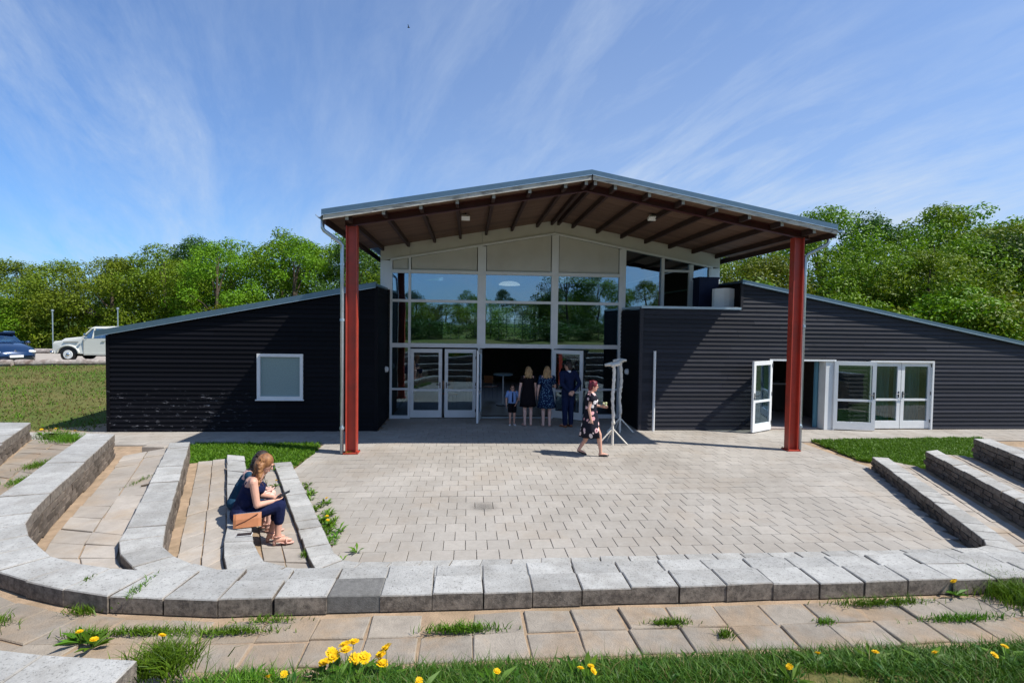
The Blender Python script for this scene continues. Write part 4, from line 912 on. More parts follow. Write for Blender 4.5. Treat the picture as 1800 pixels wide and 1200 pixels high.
dandelion(-2.17, 3.22, .97, .055, 'large yellow dandelion lying low on the path, alone at lower left', sc=1.15)
dandelion(-2.27, 3.28, .97, .075, 'dandelion seen edge-on just behind the lone path dandelion')
dandelion(-1.60, 2.90, 1.08, .13, 'dandelion on the tall grass clump at lower left')
for i, (x_, y_) in enumerate([(-.74, 2.80), (-.70, 2.86), (-.64, 2.88), (-.58, 2.93), (-.65, 2.74), (-.59, 2.77), (-.53, 2.85), (-.45, 2.78), (-.40, 2.72), (-.42, 2.75), (-.50, 2.74), (-.61, 2.90)]):
    dandelion(x_, y_-.02, gz(x_, y_), .10+.04*(i % 3), 'bright yellow dandelion in the big clump at the grass edge left of centre', 'dandelions of the big clump', 1.65)
for i, (x_, y_, lb) in enumerate([(-.94, 2.60, 'dandelion in the bottom grass left of the big clump'), (-.90, 2.62, 'second dandelion in the bottom grass left of the big clump'), (.15, 2.50, 'dandelion low in the grass right of the big clump'), (.57, 2.55, 'leftmost of the three dandelions near bottom centre'), (.62, 2.58, 'uppermost of the three dandelions near bottom centre'), (.61, 2.48, 'lowest of the three dandelions near bottom centre'),
        (1.89, 2.66, 'wide dandelion at the grass edge right of centre'), (2.48, 2.58, 'dandelion at the grass edge, second from the right'), (2.2, 2.62, 'tiny dandelion right of the wide one'), (2.95, 2.60, 'dandelion at the right edge of the grass'), (1.58, 2.38, 'dandelion at the very bottom right of centre'), (2.72, 2.44, 'dandelion deep in the bottom right grass'), (-.2, 2.42, 'small dandelion below the big clump')]):
    dandelion(x_, y_, gz(x_, y_), .075, lb, None, .92)
for i, (x_, y_, z_, lb) in enumerate([(-6.78, 9.0, 1.0, 'dandelion above the outermost wall, leftmost'), (-6.6, 9.05, 1.0, 'dandelion above the outermost wall'), (-6.2, 8.9, 1.0, 'dandelion at the end of the outermost wall'), (-1.98, 7.7, 0, 'dandelion among the patio edge weeds'), (-1.93, 7.55, 0, 'second dandelion among the patio edge weeds'), (-2.2, 8.5, 0, 'upper dandelion among the patio edge weeds'), (-1.1, 6.0, 0, 'dandelion at the near patio corner'), (-3.45, 9.75, .2, 'dandelion at the far end of the lowest terrace'), (-3.1, 8.8, .2, 'dandelion against the innermost wall'), (3.55, 3.5, .97, 'dandelion beside the dark grass clump at right')]):
    dandelion(x_, y_, z_, .10, lb, None, 1.3)

# ================================================================== SMALL THINGS
def thing1(name, mb, mt, label, cat, group=None, smooth=False, origin=None): 
    o = mb.build(name, mt, None, smooth, origin=origin); return props(o, label, cat, group)
mb = MB(); a = R(-8)
q = [Vector((-.24, -.13)), Vector((.24, -.11)), Vector((.22, .13)), Vector((-.26, .12))]; q = [Vector((p.x*math.cos(a)-p.y*math.sin(a)-6.65, p.x*math.sin(a)+p.y*math.cos(a)+11.9)) for p in q]
thing1('stone_block', mb.quadprism(q, .0, .17, .01), M['tread'], 'loose pale stone block lying between the ends of the third and fourth seat walls', 'stone block', origin=(-6.65, 11.9, 0))
for (x0_, y0_, x1_, y1_, z_, lb) in ((-5.35, 9.35, -4.9, 9.75, .45, 'pale edging slab at the far end of the third terrace'), (-4.0, 9.75, -3.55, 10.05, .19, 'edging slab at the far end of the lowest left terrace'), (8.62, 10.1, 9.05, 10.35, .19, 'edging slab at the far end of the lowest right terrace'), (9.35, 9.45, 9.9, 9.85, .45, 'edging slab at the far end of the second right terrace')):
    pass
thing1('pole', MB().tube([(5.10, 14.09, 0), (5.10, 14.09, 2.2)], .035, 10), M['white'], 'thin white pole standing against the right wing near its left corner', 'pole')
# balcony things
mb = MB(); r_ = []
for z_ in (2.95, 3.3, 3.7, 4.0): 
    r_.append([(7.35+.36*math.cos(t)*(1 if abs(math.cos(t)) < .9 else 1.0), 14.75+.16*math.sin(t), z_-(.0 if z_ < 4 else .03*abs(math.cos(t)))) for t in np.linspace(0, 2*math.pi, 15)[:-1]])
mb.loft(r_); thing1('water_tank', mb, M['white'], 'pale rounded tank standing on the balcony behind the parapet', 'tank', smooth=False)
mb = MB(); mb.box(6.85, 7.45, 15.3, 15.75, 2.95, 4.3); mb.box(6.83, 7.47, 15.28, 15.77, 4.3, 4.36); thing1('storage_box', mb, mat('navy_cover', (0.006, 0.012, 0.05), .6), 'dark navy storage cabinet on the balcony behind the pale tank', 'cabinet')
# wedding arch
arch = empty('wooden_arch', (3.8, 13.15, 0), 'pale wrapped-branch ceremony arch standing on splayed wooden feet before the right glazing', 'arch')
for (x_, y_, lb) in ((3.50, 12.45, 1), (4.10, 13.88, 2)):
    pts = []; rad = []
    for i in range(26):
        t = i/25; pts.append((x_+random.uniform(-.008, .008)+.015*math.sin(i*.35+lb), y_+random.uniform(-.008, .008), .5+1.42*t)); rad.append(random.uniform(.032, .048))
    MB().tube(pts, rad, 9).build('post', M['birch'], arch, smooth=True)
    mb = MB(); mb.tube([(x_, y_, 0), (x_, y_, .55)], .03, 6); mb.build('foot_post', M['birch'], arch)
    for an in (R(185), R(-5), R(95)):
        MB().tube([(x_+.36*math.cos(an), y_+.36*math.sin(an), .018), (x_+.02*math.cos(an), y_+.02*math.sin(an), .38)], .018, 6).build('brace', M['birch'], arch)
mb = MB(); pts = []; rad = []
for i in range(22): t = i/21; pts.append((3.42+(4.16-3.42)*t+.02*math.sin(i*2), 12.28+1.72*t, 1.93+.02*math.sin(i*1.7))); rad.append(.045+.012*math.sin(i*2.9))
mb.tube(pts, rad, 9).build('crossbar', M['birch'], arch, smooth=True)
for y_, x_ in ((12.45, 3.5), (13.88, 4.1)):
    MB().tube([(x_-.22, y_, 1.93), (x_-.05, y_, 1.96), (x_+.14, y_, 1.95)], [.035, .05, .03], 8).build('crosspiece', M['birch'], arch, smooth=True)
# inside things
tb = empty('bistro_table', (1.25, 18.6, 0), 'high bistro table with pale blue cloth standing inside the open main doorway', 'table')
MB().tube([(1.25, 18.6, .012), (1.25, 18.6, 1.08)], .03, 8).build('leg', M['white'], tb); MB().tube([(1.25, 18.6, .012), (1.25, 18.6, .04)], .25, 14).build('base', M['handle'], tb)
MB().tube([(1.25, 18.6, 1.08), (1.25, 18.6, 1.12)], .35, 18).build('table_top', mat('pale_blue_cloth', (.25, .4, .5), .8), tb)
def int_chair(x, y, rz, lb):
    c_ = empty('chair', (x, y, .012), lb, 'chair', 'chairs inside the hall', rz=rz)
    MB().box(-.21, .21, -.21, .21, .43, .46).build('seat', M['tan'], c_, local=True); MB().box(-.2, .2, .19, .21, .6, .88).build('backrest', M['tan'], c_, local=True)
    for sx in (-.18, .18):
        for sy in (-.18, .2): MB().tube([(sx, sy, 0), (sx, sy, .43 if sy < 0 else .88)], .012, 6).build('leg', M['chrome'], c_, local=True)
for i, (x_, y_, rz) in enumerate(((.2, 19.6, 1.2), (.9, 20.4, 2.6), (2.3, 21.0, -2.2), (-.6, 18.2, .4))): int_chair(x_, y_, rz, 'dim chair with metal legs standing inside the hall, seen through the doors')
tb = empty('counter', (9.9, 17.5, 0), 'pale-topped serving counter inside the right wing doorway', 'counter')
MB().box(9.7, 11.0, 17.3, 17.9, .93, .98).build('counter_top', M['white'], tb); MB().box(9.8, 10.95, 17.4, 17.85, .012, .93).build('base', M['interior'], tb)
shf = empty('bar_shelf', (9.8, 20.2, 0), 'wall shelf with rows of glasses deep inside the right wing', 'shelf')
for z_ in (1.25, 1.65): MB().box(8.2, 10.9, 20.1, 20.39, z_, z_+.03).build('board', M['bark'], shf)
gm = MB().tube([(0, 0, 0), (0, 0, .13), (0, 0, .17)], [.03, .035, .02], 7).mesh('drinking_glass', M['white'])
for z_ in (1.28, 1.68):
    for i in range(16):
        o = link('drinking_glass', gm, None, (8.4+i*.155+random.uniform(-.02, .02), 20.25, z_)); props(o, 'pale glass standing on the bar shelf inside the right wing doorway', 'glass', 'glasses on the bar shelf')
lamp = empty('pendant_lamp', (1.35, 17.6, 4.1), 'white dome pendant lamp hanging inside behind the centre upper pane', 'lamp')
mb = MB(); rs = []
for t in np.linspace(0, 1, 6): rs.append([(1.35+.36*math.cos(a)*math.sin(.25+1.3*t), 17.6+.42*math.sin(a)*math.sin(.25+1.3*t), 4.30-.13*(1-math.cos(.25+1.3*t))) for a in np.linspace(0, 2*math.pi, 19)[:-1]])
em = D.materials.new('lit_opal_glass'); em.use_nodes = True; bs = em.node_tree.nodes['Principled BSDF']; bs.inputs['Base Color'].default_value = (.8, .78, .74, 1); bs.inputs['Emission Color'].default_value = (1, .93, .86, 1); bs.inputs['Emission Strength'].default_value = 0.75
mb.loft(rs, cap=False); mb.build('lamp_shade', em, lamp, smooth=True); MB().tube([(1.35, 17.6, 4.29), (1.35, 17.6, 5.6)], .01, 5).build('cord', M['black'], lamp)
# dry twigs
thing1('twig', MB().tube([(-4.20, 7.15, .735), (-4.1, 7.2, .75), (-3.95, 7.26, .74)], [.012, .01, .004], 5), M['bark'], 'brown dry twig lying on the third terrace', 'twig')
# logs along the car park
lg = [((-26.5, 26.3), (-21.9, 27.35)), ((-21.7, 27.35), (-17.0, 28.6)), ((-40, 23.2), (-26.9, 26.2))]
for i, (a_, b_) in enumerate(lg):
    n = 14; pts = []; rad = []
    for j in range(n): t = j/(n-1); x_, y_ = a_[0]+(b_[0]-a_[0])*t, a_[1]+(b_[1]-a_[1])*t; pts.append((x_, y_, gz(x_, y_)+.13+.012*math.sin(j*2.1))); rad.append(.17+.02*math.sin(j*1.7+i))
    thing1('log', MB().tube(pts, rad, 10), M['log'], ['weathered grey log barrier in front of the blue car', 'weathered grey log barrier in front of the pickup truck', 'log barrier running off the left edge'][i], 'log', 'log barriers of the car park', origin=pts[0])
thing1('kerb_log', MB().tube([(-29, 36.6, .7), (-20.5, 36.4, .68)], .16, 8), M['log'], 'low pale log at the back of the car park between car and pickup', 'log')
for i, (x_, y_) in enumerate(((-28.2, 38.5), (-24.0, 38.5))):
    lp = empty('lamp_post', (x_, y_, gz(x_, y_)), ['slim grey lamp post behind the gap between blue car and pickup', 'slim grey lamp post above the pickup cab'][i], 'lamp post', 'car park lamp posts')
    hgt = 2.75+.2*i
    MB().tube([(0, 0, 0), (0, 0, hgt)], .036, 8).build('pole', M['zinc'], lp, local=True); MB().tube([(0, 0, hgt), (0, 0, hgt+.10), (0, 0, hgt+.14)], [.07, .09, .04], 10).build('lamp_head', M['zinc'], lp, local=True)
bd = MB(); bd.ellip((0, 0, 0), (.14, .05, .045)); bd.add([(-.05, 0, .01), (.05, 0, .01), (.0, .38, .12), (-.05, .36, .12)], [(0, 1, 2, 3)]); bd.add([(-.05, 0, .01), (.05, 0, .01), (.0, -.38, .10), (-.05, -.36, .10)], [(0, 3, 2, 1)])
o = bd.build('bird', M['black'], None, local=True); o.location = (-6.3, 55, 32.5); props(o, 'tiny dark bird high in the blue sky left of the roof ridge', 'bird')

# ------------------------------------------------------------------ vehicles
def side_extrude(mb, prof, hw, taper=None, mi=0):
    """prof: list of (x, z, halfwidth)"""
    n = len(prof)
    vs = [(x, -h, z) for x, z, h in prof]+[(x, h, z) for x, z, h in prof]
    mb.add(vs, [tuple(range(n)), tuple(range(2*n-1, n-1, -1))]+[(i, n+i, n+(i+1) % n, (i+1) % n) for i in range(n)], mi)
def wheel(parent, x, y, r_, w_, rimr, rimmat):
    t = MB().tube([(x, y-w_/2, r_), (x, y-w_/2+.03, r_), (x, y+w_/2-.03, r_), (x, y+w_/2, r_)], [r_-.03, r_, r_, r_-.03], 22); o = t.build('wheel', M['rubber'], parent, local=True, smooth=False)
    s_ = -1 if y < 0 else 1; MB().tube([(x, y+s_*(w_/2-.01), r_), (x, y+s_*(w_/2+.015), r_)], [rimr, rimr*.93], 20).build('rim', rimmat, o, local=True)
    MB().ellip((x, y+s_*(w_/2+.02), r_), (rimr*.38, .035, rimr*.38), seg=12, rings=6).build('hub_cap', M['chrome'], o, local=True, smooth=True)
# pickup: nose towards -x, local y is width
trk = empty('pickup_truck', (-21.85, 30.5, .57), 'cream white vintage pickup truck half hidden behind the left wing', 'pickup truck'); trk.rotation_euler = (0, 0, R(3))
b = MB()
side_extrude(b, [(0.10, .42, .86), (0.06, .95, .84), (.14, 1.08, .80), (1.50, 1.22, .82), (1.55, 1.05, .9), (1.55, .42, .9)], 1)           # nose + front wing
side_extrude(b, [(1.553, .42, .9), (1.553, 1.22, .88), (2.86, 1.24, .88), (2.86, .42, .9)], 1)                                             # cab lower
side_extrude(b, [(.3, 1.10, .55), (.45, 1.22, .50), (1.45, 1.33, .62), (1.5, 1.20, .66)], 1)                                              # bonnet crown
b.build('body', M['carcream'], trk, local=True)
b = MB(); side_extrude(b, [(1.88, 1.80, .70), (1.98, 1.86, .66), (2.75, 1.88, .66), (2.88, 1.80, .70), (2.88, 1.76, .72), (1.84, 1.76, .72)], 1); b.build('cab_roof', M['carcream'], trk, local=True)
b = MB()
for y_ in (-.80, .80):
    for (xa, za, xb, zb) in ((1.42, 1.24, 1.90, 1.78), (2.80, 1.24, 2.84, 1.78), (1.95, 1.24, 2.02, 1.78)): b.tube([(xa, y_, za), (xb, y_*.88, zb)], .035, 6)
b.build('window_pillar', M['carcream'], trk, local=True)
b = MB(); side_extrude(b, [(1.48, 1.235, .76), (1.93, 1.765, .68), (2.80, 1.765, .68), (2.80, 1.245, .76)], 1); b.build('window_glass', M['glass'], trk, local=True)
b = MB(); side_extrude(b, [(2.95, .45, .9), (2.95, 1.18, .9), (5.0, 1.18, .9), (5.0, .45, .9)], 1); b.build('load_bed', M['carcream'], trk, local=True)
b = MB(); side_extrude(b, [(1.60, 1.775, .6), (1.62, 1.80, .6), (1.90, 1.83, .6), (1.90, 1.80, .6)], 1); b.build('sun_visor', M['carcream'], trk, local=True)
for y_ in (-.9, .9):
    b = MB(); pts = [(.30+.52+.52*math.cos(t), y_, .42+.44*math.sin(t)) for t in np.linspace(math.pi, 0, 12)]; b.tube(pts, .055, 6); b.build('wheel_arch', M['carcream'], trk, local=True, smooth=True)
    b = MB(); n = 14; vs = [(.82, y_*1.004, .42)]+[(.82+.47*math.cos(t), y_*1.004, .42+.40*math.sin(t)) for t in np.linspace(0, math.pi, n)]
    b.add(vs, [(0, i+1, i+2) if y_ > 0 else (0, i+2, i+1) for i in range(n-1)]); b.build('wheel_well', M['black'], trk, local=True)
    b = MB(); b.ellip((.07, y_*.78, .86), (.05, .11, .11), seg=14); b.build('headlight', M['chrome'], trk, local=True, smooth=True)
    b = MB(); b.box(1.6, 2.85, min(y_*1.0, y_*1.06), max(y_*1.0, y_*1.06), .36, .41); b.build('running_board', M['carcream'], trk, local=True)
    b = MB(); b.tube([(1.75, y_, 1.28), (1.72, y_*1.15, 1.38)], .012, 5); b.ellip((1.72, y_*1.18, 1.42), (.03, .08, .09)); b.build('wing_mirror', M['chrome'], trk, local=True)
    b = MB(); b.box(2.45, 2.62, min(y_*1.0, y_*1.03), max(y_*1.0, y_*1.03), 1.08, 1.11); b.build('door_handle', M['chrome'], trk, local=True)
    b = MB(); b.box(1.548, 1.56, min(y_*.99, y_*1.004), max(y_*.99, y_*1.004), .42, 1.2); b.box(2.84, 2.855, min(y_*.99, y_*1.004), max(y_*.99, y_*1.004), .42, 1.2); b.box(.6, 1.3, min(y_*.95, y_*1.003), max(y_*.95, y_*1.003), 1.035, 1.06); b.build('door_seam', M['handle'], trk, local=True)
    wheel(trk, .82, y_*.9, .38, .18, .24, M['white']); wheel(trk, 4.1, y_*.9, .38, .18, .24, M['white'])
b = MB(); b.tube([(.12, -.95, .5), (-.06, -.8, .5), (-.10, 0, .5), (-.06, .8, .5), (.12, .95, .5)], .07, 8); b.build('bumper', M['chrome'], trk, local=True, smooth=True)
b = MB(); b.box(.045, .08, -.55, .55, .62, .95); b.build('grille', M['chrome'], trk, local=True)
b = MB(); b.box(.3, 4.8, -.6, .6, .28, .42); b.build('chassis', M['black'], trk, local=True)
# hatchback: nose towards +x
car = empty('parked_car', (-22.25, 27.9, .53), 'dark blue hatchback with its front to the camera at the left edge of the photo', 'car'); car.rotation_euler = (0, 0, R(-33)); car.scale = (1.1, 1.1, 1.05)
b = MB()
def sec(x, hw, z0, z1, ztop, inset):   # rounded section ring
    return [(x, -hw*.92, z0), (x, -hw, z0+.15), (x, -hw, z1-.12), (x, -hw*.93, z1), (x, -hw*inset, ztop), (x, 0, ztop+.03), (x, hw*inset, ztop), (x, hw*.93, z1), (x, hw, z1-.12), (x, hw, z0+.15), (x, hw*.92, z0)]
secs = [sec(.22, .55, .28, .5, .56, .6), sec(.08, .72, .22, .60, .68, .6), sec(-.12, .82, .2, .74, .80, .6), sec(-.5, .85, .2, .84, .92, .6), sec(-1.0, .86, .2, .92, 1.0, .65), sec(-1.15, .86, .2, .94, 1.03, .7), sec(-3.7, .85, .25, .95, 1.0, .7), sec(-3.85, .7, .4, .8, .9, .6)]
b.loft([list(reversed(s_)) for s_ in secs]); b.build('body', M['carblue'], car, local=True, smooth=True)
b = MB(); b.loft([list(reversed(s_)) for s_ in [sec(-1.05, .74, .9, .96, 1.0, .8), sec(-1.75, .66, .9, 1.35, 1.43, .8), sec(-2.9, .64, .9, 1.36, 1.45, .8), sec(-3.7, .66, .9, .98, 1.02, .8)]]); b.build('cabin', M['glass'], car, local=True, smooth=True)
b = MB(); b.loft([list(reversed(s_)) for s_ in [sec(-1.68, .62, 1.36, 1.39, 1.44, .8), sec(-1.8, .64, 1.38, 1.41, 1.47, .8), sec(-2.9, .63, 1.38, 1.42, 1.48, .8), sec(-3.1, .6, 1.3, 1.36, 1.42, .8)]]); b.build('roof', M['carblue'], car, local=True, smooth=True)
for y_ in (-.60, .60):
    b = MB(); b.ellip((.0, y_, .60), (.17, .19, .085), rot=Matrix.Rotation(.5*(1 if y_ < 0 else -1), 3, 'Z'), seg=14); b.build('headlight', M['white'], car, local=True, smooth=True)
    wheel(car, -.62, y_*1.33, .29, .18, .19, M['zinc']); wheel(car, -3.1, y_*1.33, .29, .18, .19, M['zinc'])
    b = MB(); b.ellip((-1.35, y_*1.62, 1.0), (.08, .1, .07)); b.build('wing_mirror', M['carblue'], car, local=True, smooth=True)
b = MB(); b.box(.235, .25, -.26, .26, .36, .47, 0); b.box(.2505, .252, -.26, -.22, .36, .47, 1); b.build('number_plate', [M['white'], M['carblue']], car, local=True)
b = MB(); b.box(.13, .215, -.62, .62, .24, .34); b.build('lower_grille', M['black'], car, local=True)
b = MB(); b.add([(.17, 0, .56), (.19, -.055, .64), (.17, 0, .72), (.19, .055, .64)], [(0, 1, 2, 3)]); b.ellip((.15, 0, .64), (.03, .04, .05)); b.build('emblem', M['chrome'], car, local=True)

# ================================================================== PEOPLE
M['skin'] = mat('skin', (0.60, 0.33, 0.235), 0.5, 0.35, namt=0.05, nscale=6)
M['skinp'] = mat('pale_skin', (0.66, 0.41, 0.33), 0.5, 0.35, namt=0.05, nscale=6)
def hairmat(n, a, b): return mat(n, a, 0.5, 0.4, base2=b, b2scale=9, b2range=(.4, .6), stretch=(3, 3, .6), bump=.004, bscale=60)
M['hairblond'] = hairmat('blond_hair', (.42, .27, .12), (.24, .13, .055)); M['haircop'] = hairmat('copper_blond_hair', (.34, .16, .06), (.17, .07, .028)); M['hairred'] = hairmat('burgundy_hair', (.17, .012, .025), (.06, .006, .01)); M['hairdark'] = hairmat('dark_brown_hair', (.04, .022, .014), (.02, .012, .008))
M['navy'] = mat('navy_fabric', (.008, .012, .045), .85, .15, bump=.02, bscale=9, namt=.25, nscale=8); M['blackf'] = mat('black_fabric', (.010, .008, .010), .9, .1, bump=.02, bscale=9, namt=.3, nscale=8); M['suit'] = mat('dark_blue_suit', (.007, .014, .05), .8, .2, bump=.02, bscale=9, namt=.2, nscale=8)
M['shirtb'] = mat('light_blue_shirt', (.20, .33, .62), .8, .2, bump=.02, bscale=9, namt=.1); M['shirtw'] = mat('white_shirt', (.75, .75, .75), .8, .2); M['brownl'] = mat('brown_shoe_leather', (.24, .08, .03), .4, .4); M['nude'] = mat('nude_sandal', (.58, .33, .26), .5, .3); M['tealf'] = mat('dark_teal_fabric', (.015, .05, .09), .85, .1, bump=.02, bscale=9, namt=.3, nscale=8)
def floral(t, P, c, geo, tcn):
    v = t('ShaderNodeTexVoronoi', {'Vector': P, 'Scale': 7.5, 'Randomness': .8}); n = t.noise(P, 14, 3, .6)
    d = t.math('ADD', v.outputs['Distance'], t.math('MULTIPLY', t.math('SUBTRACT', n, .5), .35))
    col = t.mix(t('ShaderNodeSeparateColor', {0: v.outputs['Color']}).outputs[0], (.80, .76, .74), (.66, .26, .28))
    c = t.mix(t.ramp(d, .40, .36), c, col)
    return t.mix(t.ramp(d, .17, .13), c, (.22, .02, .05))
M['floral'] = mat('black_floral_fabric', (.012, .012, .02), .8, .15, extra={'color': floral})
def dots(t, P, c, geo, tcn):
    v = t('ShaderNodeTexVoronoi', {'Vector': P, 'Scale': 26, 'Randomness': 1.0}); return t.mix(t.ramp(v.outputs['Distance'], .32, .26), c, (.16, .30, .42))
M['dots'] = mat('navy_dotted_fabric', (.008, .02, .06), .85, .1, extra={'color': dots})

def fused(name, mb, mt, parent, voxel=.011, it=3):
    o = mb.build(name, mt, parent, smooth=True, local=True)
    r_ = o.modifiers.new('fuse', 'REMESH'); r_.mode = 'VOXEL'; r_.voxel_size = voxel; r_.use_smooth_shade = True
    if it: s_ = o.modifiers.new('smooth', 'SMOOTH'); s_.factor = .5; s_.iterations = it
    return o
V3 = Vector
def limb(mb, pts, rad, seg=10):
    pts = [V3(p) for p in pts]
    for i in range(len(pts)-1):
        mb.tube([pts[i], pts[i].lerp(pts[i+1], .5), pts[i+1]], [rad[i], (rad[i]+rad[i+1])/2*1.03, rad[i+1]], seg)
    for p, r_ in zip(pts, rad): mb.ellip(p, (r_, r_, r_), seg=8, rings=6)
def hand(mb, w_, e_, s=1.0, curl=.5, side=1, palmn=None):
    """w_: wrist, e_: elbow; hand continues the forearm with five bent fingers"""
    w_, e_ = V3(w_), V3(e_); d = (w_-e_).normalized(); n = V3(palmn) if palmn else V3((side*-1, 0, 0)); n = (n-d*n.dot(d)).normalized(); k = d.cross(n).normalized()
    rot = Matrix((k, d, n)).transposed()
    mb.ellip(w_+d*.045*s, (.040*s, .052*s, .016*s), rot=rot, seg=10, rings=7)
    for i, L_ in enumerate((.066, .076, .070, .054)):
        b = w_+d*.082*s+k*((i-1.5)*.0185*s); d1 = (d+n*.25*curl).normalized(); d2 = (d+n*1.1*curl).normalized(); d3 = (d+n*2.2*curl).normalized()
        p1 = b+d1*L_*.45*s; p2 = p1+d2*L_*.32*s; p3 = p2+d3*L_*.25*s; limb(mb, [b-d*.01*s, p1, p2, p3], [.0088*s, .0085*s, .0078*s, .0065*s], 6)
    b = w_+d*.025*s-k*.032*s; p1 = b+(d*.6-k*.75+n*.2).normalized()*.035*s; p2 = p1+(d*.9-k*.15+n*.4).normalized()*.032*s; limb(mb, [b, p1, p2], [.012*s, .010*s, .008*s], 6)
def head(mb, c, f, up, s=1.0):
    """c: centre; f: face direction"""
    c = V3(c); f = V3(f).normalized(); up = V3(up); up = (up-f*up.dot(f)).normalized(); r_ = f.cross(up).normalized(); rot = Matrix((r_, f, up)).transposed()
    q = lambda x, y, z: c+rot @ V3((x, y, z))*s
    mb.ellip(c, (.074*s, .093*s, .108*s), rot=rot, seg=14, rings=10)
    mb.ellip(q(0, .022, -.058), (.054*s, .066*s, .062*s), rot=rot, seg=12, rings=8)      # jaw
    mb.ellip(q(0, .068, -.098), (.022*s, .018*s, .018*s), rot=rot)                         # chin
    mb.tube([q(0, .084, .018), q(0, .108, -.028), q(0, .086, -.036)], [.009*s, .016*s, .010*s], 6)   # nose
    mb.ellip(q(0, .083, -.062), (.025*s, .012*s, .010*s), rot=rot)                         # lips
    mb.ellip(q(0, .080, .03), (.055*s, .018*s, .014*s), rot=rot)                          # brow
    for sx in (-1, 1): mb.ellip(q(sx*.074, -.005, -.008), (.010*s, .020*s, .032*s), rot=rot, seg=8, rings=6)
    return q, rot
def face_bits(parent, q, rot, s=1.0, lips=True):
    mb = MB()
    for sx in (-1, 1): mb.ellip(q(sx*.030, .083, .004), (.012*s, .007*s, .0075*s), rot=rot, seg=8, rings=6)
    e = mb.build('eyes', mat('eye_dark', (.03, .02, .02), .2), parent, local=True)
    if lips: MB().ellip(q(0, .094, -.062), (.021*s, .004*s, .006*s), rot=rot, seg=8, rings=5).build('lips', mat('lips', (.38, .10, .09), .4), parent, local=True)
def skull_hair(mb, q, rot, s, back=.0, vol=1.0, fringe=.0):
    mb.ellip(q(0, -.018, .022), (.084*s*vol, .098*s*vol, .104*s*vol), rot=rot, seg=14, rings=9)
    mb.ellip(q(0, -.055, -.03), (.076*s*vol, .066*s*vol, .088*s*vol), rot=rot, seg=12, rings=8)
def foot(mb, a, d, s=1.0, flat=True, lift=0.0):
    a = V3(a); d = V3(d).normalized(); t_ = V3((a.x, a.y, a.z-.07*s)); 
    limb(mb, [a, t_+V3((0, 0, .03))-d*.02, t_+d*.08*s+V3((0, 0, .028)), t_+d*.155*s+V3((0, 0, .015))], [.036*s, .034*s, .034*s, .020*s], 8)
def ringy(c, rx, ry, n=28, fold=0.0, k=9, ph=0.0, ax=(1, 0), tilt=0.0):
    ax = V3((ax[0], ax[1], 0)).normalized(); ay = V3((-ax.y, ax.x, 0)); out = []
    for i in range(n):
        t = 2*math.pi*i/n; m_ = 1+fold*math.sin(k*t+ph); out.append(V3(c)+ax*rx*math.cos(t)*m_+ay*ry*math.sin(t)*m_+V3((0, 0, tilt*math.cos(t))))
    return out

def standing(name, loc, face, Ht, label, group=None, female=True, skin='skin', pose=None):
    """local frame: faces +y. returns root, joints"""
    root = empty('person', loc, label, 'person', group); root.rotation_euler = (0, 0, face)
    k = Ht/1.70; P = dict(hipL=(-.085, 0, .90), hipR=(.085, 0, .90), kneeL=(-.09, .01, .49), kneeR=(.09, .01, .49), ankL=(-.09, -.01, .09), ankR=(.09, -.01, .09), shL=(-.175, 0, 1.395), shR=(.175, 0, 1.395), elL=(-.225, -.02, 1.10), elR=(.225, -.02, 1.10), wrL=(-.235, .05, .86), wrR=(.235, .05, .86),
                         pel=(0, 0, .95), waist=(0, 0, 1.10), chest=(0, .0, 1.29), neck=(0, -.005, 1.43), head=(0, .02, 1.585), hd=(0, 1, 0), fL=(-.15, 1, 0), fR=(.15, 1, 0), pnL=None, pnR=None, curl=.45)
    if not female:
        P.update(shL=(-.205, 0, 1.40), shR=(.205, 0, 1.40), elL=(-.26, -.02, 1.10), elR=(.26, -.02, 1.10), wrL=(-.26, .05, .86), wrR=(.26, .05, .86))
    P.update(pose or {})
    for kk in P:
        if kk not in ('hd', 'fL', 'fR', 'pnL', 'pnR', 'curl') and P[kk] is not None: P[kk] = V3(P[kk])*k
    fm = .93 if female else 1.0; b = MB(); s = k
    limb(b, [P['hipL'], P['kneeL'], P['ankL']], [.083*s, .054*s, .036*s], 12); limb(b, [P['hipR'], P['kneeR'], P['ankR']], [.083*s, .054*s, .036*s], 12)
    for a, kn in ((P['ankL'], P['kneeL']), (P['ankR'], P['kneeR'])): cpos = kn.lerp(a, .3); b.ellip(cpos+V3((0, -.012*s, 0)), (.052*s, .054*s, .105*s))
    foot(b, P['ankL'], P['fL'], s); foot(b, P['ankR'], P['fR'], s)
    b.ellip(P['pel'], (.165*s*(1.03 if female else .95), .115*s, .13*s), seg=14); b.ellip(P['waist'], (.125*s/fm, .092*s, .14*s), seg=14); b.ellip(P['chest'], (.155*s/fm*.97, .105*s, .16*s), seg=14)
    b.tube([P['pel'], P['waist'], P['chest']], [.115*s, .105*s, .12*s], 12)
    if female:
        for sx in (-1, 1): b.ellip(P['chest']+V3((sx*.065, .075, -.02))*s, (.058*s, .05*s, .055*s))
    limb(b, [P['shL'], P['chest']+V3((0, 0, .09))*s, P['shR']], [.052*s, .06*s, .052*s]); limb(b, [P['neck']-V3((0, 0, .05))*s, P['neck']+(P['head']-P['neck'])*.55], [.056*s, .048*s])
    for sd in 'LR': limb(b, [P['sh'+sd], P['el'+sd], P['wr'+sd]], [.046*s, .036*s, .025*s]); hand(b, P['wr'+sd], P['el'+sd], s, P['curl'], -1 if sd == 'L' else 1, P['pn'+sd])
    q, rot = head(b, P['head'], P['hd'], (0, 0, 1), s*(1.0 if Ht > 1.4 else 1.28))
    bd = fused('body', b, M[skin], root, .0085 if Ht > 1.4 else .0075, 2); face_bits(root, q, rot, s)
    return root, P, q, rot, s
